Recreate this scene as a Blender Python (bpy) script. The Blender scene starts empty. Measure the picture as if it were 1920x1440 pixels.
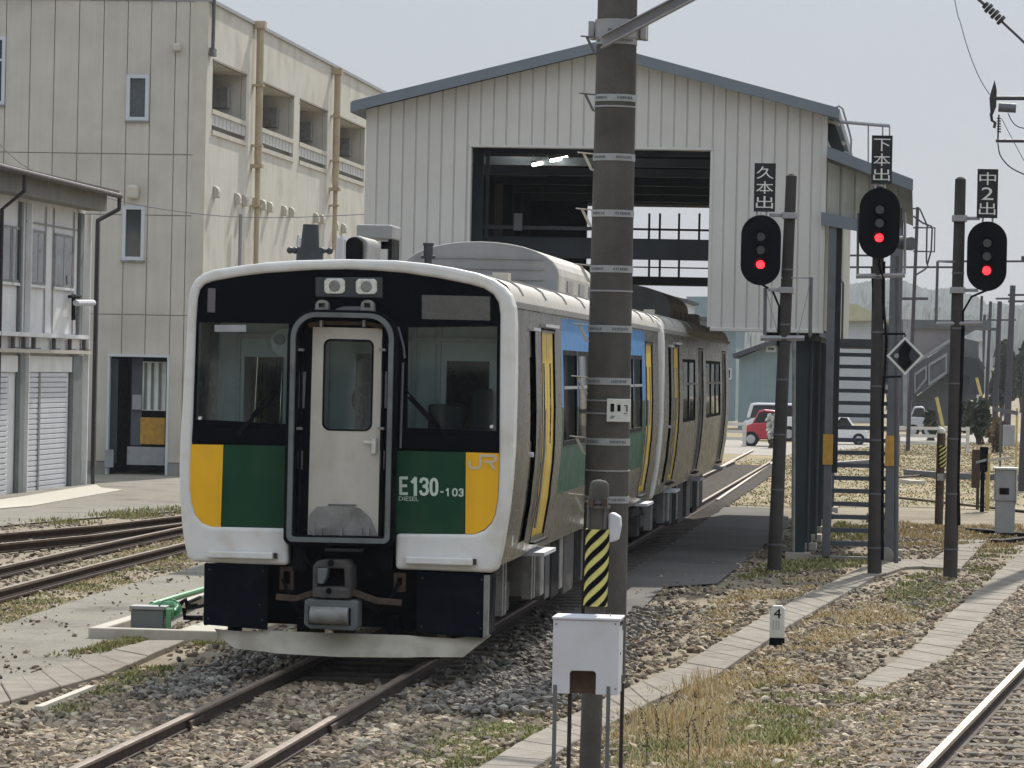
import bpy, bmesh, math, random
import numpy as np
from mathutils import Vector, Matrix
from mathutils.geometry import tessellate_polygon
random.seed(7); RNG = np.random.default_rng(11)
scene = bpy.context.scene
COL = scene.collection

# ------------------------------------------------------------------ camera
F, CX, CY, HC = 7140.0, 960.0, 720.0, 2.7      # focal length in px of the 1920 px frame, eye height
yc = Vector((759, 15, -F)).normalized()
zc = Vector((.0215, 1, 0)); zc = (zc - zc.dot(yc)*yc).normalized()
xc = yc.cross(zc)
ROT = Matrix((xc, yc, zc))
camd = bpy.data.cameras.new('camera'); cam = bpy.data.objects.new('camera', camd); COL.objects.link(cam)
camd.sensor_width = 36; camd.lens = F/1920*36; camd.clip_start = .5; camd.clip_end = 6000
cam.matrix_world = Matrix.Translation((0, 0, HC)) @ ROT.to_4x4()
scene.camera = cam

# ------------------------------------------------------------------ sky, sun, exposure
SUN_EL, SUN_AZ = math.radians(40), math.radians(8)      # azimuth: from +Y (along the track) towards +X
world = bpy.data.worlds.new("World"); scene.world = world; world.use_nodes = True
nt = world.node_tree; bg = nt.nodes['Background']
sky = nt.nodes.new('ShaderNodeTexSky'); sky.sky_type = 'NISHITA'; sky.sun_disc = False
sky.sun_elevation = SUN_EL; sky.sun_rotation = SUN_AZ; sky.air_density = 1.0; sky.dust_density = 1.2; sky.ozone_density = 1.0
hs = nt.nodes.new('ShaderNodeHueSaturation'); hs.inputs['Saturation'].default_value = .35
nt.links.new(sky.outputs[0], hs.inputs['Color'])
wtc = nt.nodes.new('ShaderNodeTexCoord'); wsp = nt.nodes.new('ShaderNodeSeparateXYZ'); nt.links.new(wtc.outputs['Generated'], wsp.inputs[0])
wmr = nt.nodes.new('ShaderNodeMapRange'); nt.links.new(wsp.outputs['Z'], wmr.inputs[0])                                     # overcast sky: three times brighter overhead than at the horizon
for i_, v_ in enumerate((-.02, 1.0, .62, 2.5)): wmr.inputs[i_+1].default_value = v_
wcol = nt.nodes.new('ShaderNodeVectorMath'); wcol.operation = 'SCALE'; wcol.inputs[0].default_value = (4.4, 4.85, 5.5); wno = nt.nodes.new('ShaderNodeTexNoise'); wno.inputs['Scale'].default_value = 2.2; wno.inputs['Detail'].default_value = 5; nt.links.new(wtc.outputs['Generated'], wno.inputs[0])
wm2 = nt.nodes.new('ShaderNodeMapRange'); nt.links.new(wno.outputs[0], wm2.inputs[0])
for i_, v_ in enumerate((.3, .7, .92, 1.07)): wm2.inputs[i_+1].default_value = v_
wml = nt.nodes.new('ShaderNodeMath'); wml.operation = 'MULTIPLY'; nt.links.new(wmr.outputs[0], wml.inputs[0]); nt.links.new(wm2.outputs[0], wml.inputs[1]); nt.links.new(wml.outputs[0], wcol.inputs['Scale'])
hz = nt.nodes.new('ShaderNodeMix'); hz.data_type = 'RGBA'; hz.inputs['Factor'].default_value = .82      # high thin cloud over the clear sky
nt.links.new(hs.outputs[0], hz.inputs['A']); nt.links.new(wcol.outputs[0], hz.inputs['B'])
nt.links.new(hz.outputs['Result'], bg.inputs[0]); bg.inputs[1].default_value = .1
sd = bpy.data.lights.new('sun', 'SUN'); sun = bpy.data.objects.new('sun', sd); COL.objects.link(sun)
sd.energy = 4.3; sd.angle = math.radians(.9); sd.color = (1, .93, .83)
dv = Vector((math.sin(SUN_AZ)*math.cos(SUN_EL), math.cos(SUN_AZ)*math.cos(SUN_EL), math.sin(SUN_EL)))
sun.rotation_euler = dv.to_track_quat('Z', 'Y').to_euler(); sun.location = (0, 20, 40)
vs = scene.view_settings; vs.view_transform = 'Standard'; vs.look = 'None'; vs.gamma = 1; vs.exposure = .25
scene.cycles.max_bounces = 8; scene.cycles.transparent_max_bounces = 16

# ------------------------------------------------------------------ helpers
def W(px, py, X=None, Y=None, Z=None):
    """photo pixel -> the point of the place where its ray meets the plane X=, Y= or Z="""
    r = ROT @ Vector((px-CX, CY-py, -F)); o = Vector((0, 0, HC))
    if Y is not None: t = Y/r.y
    elif X is not None: t = X/r.x
    else: t = (Z-HC)/r.z
    return o + r*t
def rect(a, b, c, d, Y):
    """px rectangle left, top, right, bottom on plane Y -> x0, x1, z0, z1"""
    my, mx = (b+d)/2, (a+c)/2
    return W(a, my, Y=Y).x, W(c, my, Y=Y).x, W(mx, d, Y=Y).z, W(mx, b, Y=Y).z
ORG = {}
def origin(o):
    return ORG.get(o.name, Vector((0, 0, 0)))
def props(o, label=None, cat=None, group=None, kind=None):
    if label: o['label'] = label
    if cat: o['category'] = cat
    if group: o['group'] = group
    if kind: o['kind'] = kind
    return o
def thing(name, loc, label, cat, group=None):
    o = bpy.data.objects.new(name, None); COL.objects.link(o); o.location = loc; o.empty_display_size = .2
    ORG[o.name] = Vector(loc)
    return props(o, label, cat, group)

class MB:
    def __init__(s): s.v = []; s.f = []; s.m = []; s.mi = 0
    def add(s, vs_, fs_, mi=None):
        k = len(s.v); s.v += [tuple(p) for p in vs_]; s.f += [tuple(i+k for i in f) for f in fs_]
        s.m += [s.mi if mi is None else mi]*len(fs_); return s
    def box(s, x0, x1, y0, y1, z0, z1, mi=None):
        x0, x1 = sorted((x0, x1)); y0, y1 = sorted((y0, y1)); z0, z1 = sorted((z0, z1))
        v = [(x, y, z) for z in (z0, z1) for y in (y0, y1) for x in (x0, x1)]
        return s.add(v, [(0, 2, 3, 1), (4, 5, 7, 6), (0, 1, 5, 4), (1, 3, 7, 5), (3, 2, 6, 7), (2, 0, 4, 6)], mi)
    def obox(s, p0, p1, w, h, up=(0, 0, 1), mi=None):
        """bar from p0 to p1, width w, height h"""
        p0, p1 = Vector(p0), Vector(p1); d = (p1-p0).normalized(); u = Vector(up)
        r = d.cross(u)
        if r.length < 1e-4: r = d.cross(Vector((1, 0, 0)))
        r.normalize(); u = r.cross(d).normalized()
        v = [p + r*(a*w/2) + u*(b*h/2) for p in (p0, p1) for a, b in ((-1, -1), (1, -1), (1, 1), (-1, 1))]
        return s.add(v, [(0, 1, 2, 3), (7, 6, 5, 4), (0, 4, 5, 1), (1, 5, 6, 2), (2, 6, 7, 3), (3, 7, 4, 0)], mi)
    def cyl(s, p0, p1, r0, r1=None, n=12, cap=True, mi=None):
        r1 = r0 if r1 is None else r1
        return s.tube([p0, p1], [r0, r1], n, cap, mi)
    def tube(s, pts, r, n=8, cap=True, mi=None):
        pts = [Vector(p) for p in pts]; rs = r if isinstance(r, (list, tuple)) else [r]*len(pts)
        vs_ = []; ref = None
        for i, p in enumerate(pts):
            d = (pts[min(i+1, len(pts)-1)] - pts[max(i-1, 0)]).normalized()
            if ref is None: ref = Vector((0, 0, 1)) if abs(d.z) < .9 else Vector((1, 0, 0))
            a = d.cross(ref).normalized(); b = a.cross(d).normalized(); ref = b
            for k in range(n):
                t = 2*math.pi*k/n; vs_.append(p + (a*math.cos(t)+b*math.sin(t))*rs[i])
        fs_ = [(i*n+k, i*n+(k+1) % n, (i+1)*n+(k+1) % n, (i+1)*n+k) for i in range(len(pts)-1) for k in range(n)]
        if cap: fs_ += [tuple(range(n))[::-1], tuple((len(pts)-1)*n+k for k in range(n))]
        return s.add(vs_, fs_, mi)
    def prism(s, poly, y0, y1, holes=(), axis='y', mi=None, back=True):
        """poly of (a, b) pairs extruded between y0 and y1 along axis"""
        def P(a, b, t): return (a, t, b) if axis == 'y' else ((t, a, b) if axis == 'x' else (a, b, t))
        loops = [list(poly)] + [list(h) for h in holes]
        flat = [p for l in loops for p in l]; n = len(flat)
        v = [P(a, b, y0) for a, b in flat] + [P(a, b, y1) for a, b in flat]
        fs_ = []
        if holes:
            tri = tessellate_polygon([[Vector((a, b, 0)) for a, b in l] for l in loops])
            fs_ += [tuple(t) for t in tri]
            if back: fs_ += [tuple(i+n for i in reversed(t)) for t in tri]
        else:
            fs_ += [tuple(range(n))]
            if back: fs_ += [tuple(range(2*n-1, n-1, -1))]
        k = 0
        for l in loops:
            m = len(l)
            fs_ += [(k+i, k+(i+1) % m, n+k+(i+1) % m, n+k+i) for i in range(m)]; k += m
        return s.add(v, fs_, mi)
    def ball(s, c, r, n=10, m=6, sz=1, mi=None):
        v = []; c = Vector(c)
        for j in range(m+1):
            ph = math.pi*j/m
            for k in range(n):
                t = 2*math.pi*k/n; v.append(c+Vector((r*math.sin(ph)*math.cos(t), r*math.sin(ph)*math.sin(t), r*sz*math.cos(ph))))
        return s.add(v, [(j*n+k, j*n+(k+1) % n, (j+1)*n+(k+1) % n, (j+1)*n+k) for j in range(m) for k in range(n)], mi)
    def build(s, name, mats, parent=None, label=None, cat=None, group=None, kind=None, bevel=0, seg=2, smooth=False, ang=35, org=None):
        """ONE mesh object; coordinates are world ones, stored relative to the thing's base"""
        if not isinstance(mats, (list, tuple)): mats = [mats]
        root = origin(parent) if parent else Vector((0, 0, 0))
        if parent is None:
            if org is None:
                a = np.array(s.v); org = (float((a[:, 0].min()+a[:, 0].max())/2), float((a[:, 1].min()+a[:, 1].max())/2), float(a[:, 2].min()))
            root = Vector(org)
        me = bpy.data.meshes.new(name)
        me.from_pydata([(p[0]-root.x, p[1]-root.y, p[2]-root.z) for p in s.v], [], s.f)
        for m in mats: me.materials.append(m)
        if len(mats) > 1: me.polygons.foreach_set('material_index', s.m)
        me.validate(); bm = bmesh.new(); bm.from_mesh(me)
        bmesh.ops.remove_doubles(bm, verts=bm.verts, dist=1e-5); bmesh.ops.recalc_face_normals(bm, faces=bm.faces); bm.to_mesh(me); bm.free()
        o = bpy.data.objects.new(name, me); COL.objects.link(o)
        ORG[o.name] = root
        if parent: o.parent = parent
        else: o.location = root
        if smooth:
            me.shade_smooth()
            md = o.modifiers.new('edges', 'EDGE_SPLIT'); md.split_angle = math.radians(ang)
        if bevel:
            md = o.modifiers.new('bevel', 'BEVEL'); md.width = bevel; md.segments = seg; md.limit_method = 'ANGLE'; md.angle_limit = math.radians(40)
        return props(o, label, cat, group, kind)

def bx(x0, x1, y0, y1, z0, z1): return MB().box(x0, x1, y0, y1, z0, z1)
def text_mb(txt, w, h, center, depth=.004, facing='front'):
    """writing as a thin mesh standing in the x-z plane, fitted to w x h metres"""
    c = bpy.data.curves.new('t', 'FONT'); c.body = txt; c.resolution_u = 3
    o = bpy.data.objects.new('t', c); COL.objects.link(o); bpy.context.view_layer.update()
    me = bpy.data.meshes.new_from_object(o)
    co = [v.co.copy() for v in me.vertices]; fs_ = [tuple(p.vertices) for p in me.polygons]
    bpy.data.objects.remove(o); bpy.data.curves.remove(c); bpy.data.meshes.remove(me)
    x0, x1 = min(p.x for p in co), max(p.x for p in co); y0, y1 = min(p.y for p in co), max(p.y for p in co)
    sx, sy = w/(x1-x0), h/(y1-y0); c0 = Vector(center)
    b = MB(); b.add([(c0.x+(p.x-(x0+x1)/2)*sx, c0.y-depth, c0.z+(p.y-(y0+y1)/2)*sy) for p in co], fs_)
    return b

# ------------------------------------------------------------------ materials
def mat(name, col, rough=.75, metal=0, var=.12, vs_=2.0, bump=0, bs=40, streak=0, grime=None, ga=.4, gs=1.5, spec=.4, emit=0, alpha=None, fine=0):
    m = bpy.data.materials.new(name); m.use_nodes = True; n = m.node_tree; N = n.nodes; L = n.links
    b = N['Principled BSDF']; b.inputs['Roughness'].default_value = rough; b.inputs['Metallic'].default_value = metal
    b.inputs['Specular IOR Level'].default_value = spec
    tc = N.new('ShaderNodeTexCoord')
    def noise(scale, mapping=None, detail=6):
        t = N.new('ShaderNodeTexNoise'); t.inputs['Scale'].default_value = scale; t.inputs['Detail'].default_value = detail
        if mapping:
            mp = N.new('ShaderNodeMapping'); mp.inputs['Scale'].default_value = mapping; L.new(tc.outputs['Object'], mp.inputs[0]); L.new(mp.outputs[0], t.inputs['Vector'])
        else: L.new(tc.outputs['Object'], t.inputs['Vector'])
        return t.outputs['Fac']
    def rng(src, a, b_, c, d):
        r = N.new('ShaderNodeMapRange'); L.new(src, r.inputs[0])
        for i, x in enumerate((a, b_, c, d)): r.inputs[i+1].default_value = x
        return r.outputs[0]
    rgb = N.new('ShaderNodeRGB'); rgb.outputs[0].default_value = (*col, 1); cur = rgb.outputs[0]
    def mul(cur, fac):
        x = N.new('ShaderNodeVectorMath'); x.operation = 'SCALE'; L.new(cur, x.inputs[0]); L.new(fac, x.inputs['Scale']); return x.outputs[0]
    if var: cur = mul(cur, rng(noise(vs_), .3, .7, 1-var, 1+var))
    if fine: cur = mul(cur, rng(noise(60, None, 3), .3, .7, 1-fine, 1+fine))
    if streak: cur = mul(cur, rng(noise(1, (7, 7, .35)), .35, .65, 1-streak, 1+streak*.5))
    if grime:
        mx = N.new('ShaderNodeMix'); mx.data_type = 'RGBA'; L.new(rng(noise(gs, None, 9), .5, .68, 0, ga), mx.inputs['Factor'])
        L.new(cur, mx.inputs['A']); mx.inputs['B'].default_value = (*grime, 1); cur = mx.outputs['Result']
    L.new(cur, b.inputs['Base Color'])
    if rough < .95: L.new(rng(noise(vs_*3), .3, .7, max(0.02, rough-.08), min(1, rough+.1)), b.inputs['Roughness'])
    if bump:
        bn = N.new('ShaderNodeBump'); bn.inputs['Strength'].default_value = bump; bn.inputs['Distance'].default_value = .02
        L.new(noise(bs), bn.inputs['Height']); L.new(bn.outputs[0], b.inputs['Normal'])
    if emit: b.inputs['Emission Color'].default_value = (*col, 1); b.inputs['Emission Strength'].default_value = emit
    return m
def glass(name, tint, ior=1.5, base=.0):
    m = bpy.data.materials.new(name); m.use_nodes = True; n = m.node_tree; N = n.nodes; L = n.links; N.clear()
    out = N.new('ShaderNodeOutputMaterial'); t = N.new('ShaderNodeBsdfTransparent'); t.inputs[0].default_value = (*tint, 1)
    g = N.new('ShaderNodeBsdfGlossy'); g.inputs['Roughness'].default_value = .03; fr = N.new('ShaderNodeFresnel'); fr.inputs[0].default_value = ior
    no = N.new('ShaderNodeTexNoise'); no.inputs['Scale'].default_value = 1.3; bp = N.new('ShaderNodeBump'); bp.inputs['Strength'].default_value = .05
    L.new(no.outputs[0], bp.inputs['Height']); L.new(bp.outputs[0], g.inputs['Normal'])
    mx = N.new('ShaderNodeMixShader'); L.new(fr.outputs[0], mx.inputs[0]); L.new(t.outputs[0], mx.inputs[1]); L.new(g.outputs[0], mx.inputs[2]); L.new(mx.outputs[0], out.inputs[0])
    return m
K = dict(
 white=mat('white_paint', (.66, .66, .635), .45, var=.06, streak=.05, grime=(.42, .37, .28), ga=.4, gs=4, spec=.5),
 black=mat('black_gloss', (.002, .003, .006), .35, var=.1, spec=.05),
 mblack=mat('matt_black', (.004, .005, .007), .75, var=.3, grime=(.03, .026, .022), ga=.35, gs=4, spec=.08),
 skirt=mat('skirt_navy', (.003, .005, .010), .7, var=.2, grime=(.02, .022, .026), ga=.3, gs=5, spec=.06),
 green=mat('train_green', (.005, .050, .022), .5, var=.06, streak=.08, grime=(.03, .06, .035), ga=.35, gs=2, spec=.2),
 yellow=mat('train_yellow', (.78, .42, .012), .5, var=.05, streak=.06, grime=(.55, .33, .06), ga=.4, gs=2.5, spec=.3),
 dooryel=mat('door_yellow', (.62, .42, .03), .4, var=.06),
 blue=mat('train_blue', (.055, .22, .50), .45, var=.06, spec=.25),
 green2=mat('side_green', (.008, .075, .042), .5, var=.08, streak=.08, spec=.2),
 steel=mat('stainless_side', (.165, .16, .145), .3, metal=.7, var=.08, streak=.18, grime=(.25, .2, .14), ga=.3, gs=2),
 steelp=mat('stainless_door', (.50, .48, .43), .5, metal=.25, var=.05, streak=.06, grime=(.33, .30, .26), ga=.5, gs=2.5),
 roofm=mat('train_roof', (.42, .40, .37), .7, var=.08, grime=(.2, .17, .14), ga=.4, gs=2),
 acm=mat('unit_grey', (.25, .25, .25), .6, var=.08, streak=.06),
 rub=mat('rubber_frame', (.125, .14, .14), .55, var=.15, grime=(.06, .06, .055), ga=.4, gs=6),
 greyp=mat('panel_grey', (.035, .04, .045), .5, var=.1),
 lampg=mat('lamp_glass', (.55, .56, .5), .12, var=.2, vs_=25, spec=.8),
 lav=mat('marker_grey', (.12, .11, .13), .4, var=.05),
 dest=mat('destination_screen', (.085, .085, .078), .25, var=.15, vs_=4),
 rust=mat('rusty_iron', (.075, .05, .035), .85, var=.3, vs_=12, grime=(.03, .025, .02), ga=.6, gs=8, bump=.2),
 coup=mat('coupler_grey', (.06, .055, .052), .7, var=.3, vs_=14, grime=(.02, .018, .016), ga=.6, gs=9),
 airb=mat('pale_grey_metal', (.22, .22, .21), .55, var=.15, vs_=8, grime=(.08, .07, .06), ga=.5, gs=6),
 plow=mat('plow_beige', (.42, .39, .32), .7, var=.1, vs_=5, grime=(.16, .13, .09), ga=.45, gs=3),
 cabin=mat('cabin_panel', (.74, .80, .74), .7, var=.1, vs_=4),
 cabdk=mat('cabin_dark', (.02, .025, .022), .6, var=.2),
 glassf=glass('windscreen_glass', (.90, .97, .99), 1.9),
 glassm=glass('side_glass', (.35, .38, .37), 1.4),
 glassd=glass('tinted_glass', (.06, .08, .085), 1.4),
 conc=mat('concrete', (.26, .25, .225), .9, var=.15, vs_=3, grime=(.12, .11, .09), ga=.5, gs=2.5, bump=.3, bs=60, fine=.08),
 concl=mat('pale_concrete', (.50, .47, .40), .9, var=.12, vs_=5, grime=(.25, .22, .17), ga=.4, gs=5, bump=.2),
 slab=mat('trough_slab', (.22, .195, .16), .9, var=.15, vs_=3, grime=(.14, .12, .09), ga=.6, gs=1.8, bump=.3, bs=50, fine=.12),
 polec=mat('pole_concrete', (.08, .074, .067), .9, var=.18, vs_=2.5, streak=.12, grime=(.045, .038, .032), ga=.5, gs=3, bump=.25, bs=70, fine=.12),
 polec2=mat('signal_pole_concrete', (.052, .046, .042), .9, var=.2, vs_=3, streak=.15, fine=.1),
 band=mat('pale_band', (.30, .31, .31), .5, var=.1, vs_=20),
 galv=mat('galvanised_steel', (.30, .30, .31), .55, metal=.3, var=.12, vs_=5, grime=(.16, .12, .09), ga=.3, gs=5),
 galvd=mat('dark_galvanised', (.12, .125, .135), .6, metal=.2, var=.12, vs_=5),
 clad=mat('cladding_cream', (.56, .55, .515), .6, var=.035, streak=.025, grime=(.45, .43, .38), ga=.25, gs=.6),
 cladst=mat('stained_cladding', (.30, .30, .26), .65, var=.1, streak=.2, grime=(.12, .13, .09), ga=.6, gs=1.5),
 roofg=mat('roof_trim_green_grey', (.15, .175, .20), .55, var=.08),
 shadedk=mat('hangar_shade_dark', (.025, .03, .034), .85, var=.2),  # interior shade of the shed put into a near-black colour
 beamd=mat('steel_beam_blue_grey', (.085, .10, .12), .6, var=.12),
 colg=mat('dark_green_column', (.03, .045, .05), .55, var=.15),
 flour=mat('lit_tube', (1, .98, .85), .5, var=0, emit=14),
 panel=mat('wall_panel', (.52, .49, .43), .85, var=.06, vs_=1.2, streak=.045, grime=(.28, .26, .2), ga=.3, gs=.7, fine=.03),
 panel2=mat('side_wall_render', (.56, .54, .48), .85, var=.06, vs_=1, streak=.08, grime=(.3, .26, .2), ga=.35, gs=.8),
 joint=mat('panel_joint', (.28, .26, .21), .9, var=.1),
 wframe=mat('white_window_frame', (.52, .55, .58), .5, var=.05),
 winglass=mat('window_glass', (.02, .026, .03), .08, var=.3, vs_=1.3, spec=.6),
 winfrost=mat('patterned_glass', (.075, .085, .09), .25, var=.15, vs_=3, spec=.5),
 trimw=mat('balcony_white', (.50, .47, .40), .7, var=.08),
 railgl=mat('balcony_grille', (.50, .50, .49), .7, var=.06),
 pipet=mat('tan_pipe', (.42, .35, .24), .6, var=.12, vs_=3, grime=(.25, .14, .08), ga=.5, gs=1.5),
 pipeb=mat('brown_downpipe', (.03, .02, .022), .5, var=.1),
 shw=mat('shed_white_panel', (.72, .72, .72), .75, var=.05, streak=.06, grime=(.45, .43, .38), ga=.3, gs=1.2),
 shg=mat('shed_grey_green', (.17, .19, .185), .7, var=.1, streak=.08),
 shroof=mat('shed_roof_brown', (.10, .085, .085), .75, var=.2, vs_=4),
 soff=mat('soffit_grey', (.20, .19, .17), .8, var=.15, streak=.1),
 shut=mat('roller_shutter', (.58, .59, .62), .6, var=.06),
 red=mat('red_car_paint', (.42, .03, .05), .3, var=.05, spec=.6),
 carw=mat('white_car_paint', (.72, .73, .75), .25, var=.03, spec=.6),
 cars=mat('silver_car_paint', (.45, .46, .48), .3, metal=.3, var=.03),
 tyre=mat('tyre_rubber', (.012, .012, .013), .8, var=.2),
 redlamp=mat('red_signal_light', (1, .02, .03), .5, var=0, emit=6),
 lens=mat('unlit_lens', (.02, .025, .027), .15, var=.2, spec=.8),
 sigb=mat('signal_black', (.003, .004, .006), .6, var=.2, spec=.08),
 signb=mat('sign_black', (.006, .007, .01), .45, var=.1),
 letw=mat('white_lettering', (.62, .62, .58), .6, var=.08, vs_=20),
 letg=mat('pale_green_lettering', (.50, .60, .52), .5, var=.05, vs_=20),
 lets=mat('silver_lettering', (.55, .47, .33), .5, var=.05, vs_=20),
 boxw=mat('box_white', (.50, .51, .55), .5, var=.03, grime=(.40, .40, .40), ga=.3, gs=6),
 tiger=None, stripey=mat('stripe_yellow', (.60, .55, .17), .6, var=.1, vs_=10, grime=(.3, .26, .12), ga=.4, gs=20),
 grpipe=mat('green_pipe', (.10, .30, .15), .45, var=.15, vs_=6),
 cabg=mat('cabinet_grey', (.32, .335, .35), .55, var=.06, streak=.06, grime=(.2, .18, .15), ga=.3, gs=5),
 darkbox=mat('junction_box_grey', (.15, .16, .16), .6, var=.08),
 orange=mat('orange_mark', (.48, .27, .05), .7, var=.2, vs_=10),
 railt=mat('worn_rail_head', (.42, .37, .31), .3, metal=.8, var=.15, vs_=4),
 railr=mat('rusty_rail_head', (.17, .125, .095), .6, metal=.1, var=.2, vs_=5, grime=(.28, .24, .2), ga=.4, gs=3),
 rails=mat('rusty_rail_side', (.04, .024, .018), .85, var=.25, vs_=8, grime=(.09, .055, .035), ga=.4, gs=7),
 tie=mat('old_wooden_sleeper', (.13, .11, .09), .95, var=.25, vs_=6, streak=.1, fine=.2),
 housew=mat('distant_white_wall', (.5, .52, .53), .8, var=.05),
 houseb=mat('pale_blue_wall', (.22, .29, .31), .75, var=.06, streak=.06),
 housey=mat('pale_yellow_roof', (.46, .44, .30), .8, var=.06),
 hroof=mat('dark_tile_roof', (.07, .075, .085), .8, var=.1),
 bridge=mat('footbridge_grey', (.12, .125, .13), .75, var=.12, streak=.1),
 bridgel=mat('footbridge_light_rail', (.30, .31, .32), .7, var=.08),
 bridgew=mat('footbridge_panel', (.24, .22, .22), .75, var=.06),
 fence=mat('white_guard_rail', (.62, .60, .56), .7, var=.08, grime=(.3, .27, .2), ga=.3, gs=5),
 bark=mat('bark', (.08, .06, .045), .9, var=.2, vs_=6),
 leaf=mat('bush_leaf', (.05, .062, .035), .8, var=.3, vs_=3),
 wood=mat('yellow_wood_post', (.50, .40, .16), .8, var=.15, vs_=6),
 wire=mat('dark_wire', (.06, .055, .07), .6, var=0),
 purp=mat('mast_steel', (.055, .05, .062), .6, var=.1),
 insul=mat('insulator', (.025, .025, .028), .4, var=.1),
)

_n = K['redlamp'].node_tree; _t = _n.nodes.new('ShaderNodeTexCoord'); _v = _n.nodes.new('ShaderNodeTexVoronoi'); _v.inputs['Scale'].default_value = 75      # grid of small diodes behind the red lens
_r = _n.nodes.new('ShaderNodeMapRange'); _n.links.new(_t.outputs['Object'], _v.inputs['Vector']); _n.links.new(_v.outputs['Distance'], _r.inputs[0])
for _i, _x in enumerate((.1, .6, 11, 1.2)): _r.inputs[_i+1].default_value = _x
_n.links.new(_r.outputs[0], _n.nodes['Principled BSDF'].inputs['Emission Strength'])
# ================================================================== the setting
def groundmat(name, cols, scale=.35, bump=.5, rough=.95, fine=.2, bs=25):
    m = bpy.data.materials.new(name); m.use_nodes = True; n = m.node_tree; N = n.nodes; L = n.links
    b = N['Principled BSDF']; b.inputs['Roughness'].default_value = rough; b.inputs['Specular IOR Level'].default_value = .2
    tc = N.new('ShaderNodeTexCoord')
    a = N.new('ShaderNodeTexNoise'); a.inputs['Scale'].default_value = scale; a.inputs['Detail'].default_value = 12; a.inputs['Roughness'].default_value = .65
    L.new(tc.outputs['Object'], a.inputs[0])
    cr = N.new('ShaderNodeValToRGB'); L.new(a.outputs[0], cr.inputs[0])
    while len(cr.color_ramp.elements) < len(cols): cr.color_ramp.elements.new(.5)
    for i, c in enumerate(cols):
        cr.color_ramp.elements[i].position = .32+.36*i/(len(cols)-1); cr.color_ramp.elements[i].color = (*c, 1)
    f = N.new('ShaderNodeTexNoise'); f.inputs['Scale'].default_value = bs; f.inputs['Detail'].default_value = 4; L.new(tc.outputs['Object'], f.inputs[0])
    r = N.new('ShaderNodeMapRange'); L.new(f.outputs[0], r.inputs[0])
    for i, x in enumerate((.3, .7, 1-fine, 1+fine)): r.inputs[i+1].default_value = x
    s = N.new('ShaderNodeVectorMath'); s.operation = 'SCALE'; L.new(cr.outputs[0], s.inputs[0]); L.new(r.outputs[0], s.inputs['Scale'])
    L.new(s.outputs[0], b.inputs['Base Color'])
    bn = N.new('ShaderNodeBump'); bn.inputs['Strength'].default_value = bump; bn.inputs['Distance'].default_value = .05; L.new(f.outputs[0], bn.inputs['Height']); L.new(bn.outputs[0], b.inputs['Normal'])
    return m
GZ = -.25
gm = groundmat('yard_soil', [(.13, .11, .08), (.22, .185, .135), (.28, .24, .175), (.19, .175, .12)], .5)
asph = groundmat('old_asphalt', [(.13, .12, .10), (.20, .185, .155), (.235, .22, .185), (.19, .18, .13)], .9, bump=.25, fine=.18, bs=22)
asph2 = groundmat('dark_concrete_apron', [(.10, .095, .09), (.14, .135, .125), (.17, .16, .15)], .5, bump=.2, fine=.12, bs=30)
drym = groundmat('dry_grass_ground', [(.26, .175, .10), (.33, .25, .15), (.22, .20, .11), (.28, .23, .15), (.36, .30, .21)], .25, fine=.15, bs=8)
gravel = groundmat('pale_gravel', [(.28, .26, .23), (.36, .33, .29)], .5, fine=.3, bs=12)

def gridsheet(name, x0, x1, y0, y1, z, m, n=1):
    b = MB(); b.add([(x0, y0, z), (x1, y0, z), (x1, y1, z), (x0, y1, z)], [(0, 1, 2, 3)])
    return b.build(name, m, kind='structure', org=(0, 0, 0))
gridsheet('ground', -1500, 1500, -30, 3500, GZ, gm)
def sheet(name, px, z, m, thick=0, kind='structure', **kw):
    pts = [W(a, b, Z=z) for a, b in px]
    b = MB()
    if thick: b.prism([(p.x, p.y) for p in pts], z-thick, z, axis='z')
    else: b.add([(p.x, p.y, z) for p in pts], [tuple(range(len(pts)))])
    return b.build(name, m, kind=kind, org=(0, 0, 0), **kw)
# asphalt yard between the shed and the sidings, apron right of the train, paths
sheet('asphalt_yard', [(-60, 992), (120, 975), (340, 958), (420, 948), (600, 905), (420, 868), (200, 868), (-60, 900)], GZ+.03, asph)
sheet('paved_strip', [(-80, 1205), (60, 1152), (200, 1108), (345, 1068), (520, 1010), (520, 1060), (390, 1150), (250, 1205), (100, 1262), (-80, 1320)], GZ+.02, asph)
sheet('concrete_apron', [(1090, 1240), (1187, 1158), (1245, 1100), (1345, 1094), (1478, 985), (1478, 968), (1440, 952), (1350, 950), (1180, 1010), (1060, 1100), (1040, 1230)], GZ+.035, asph2)
sheet('dry_field', [(1335, 945), (1480, 950), (1700, 950), (1960, 960), (1990, 790), (1350, 800), (1300, 860)], GZ+.012, drym)
sheet('gravel_road', [(1345, 850), (1460, 855), (1700, 832), (1960, 826), (1960, 812), (1700, 815), (1460, 832), (1345, 822)], GZ+.02, gravel)

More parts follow.
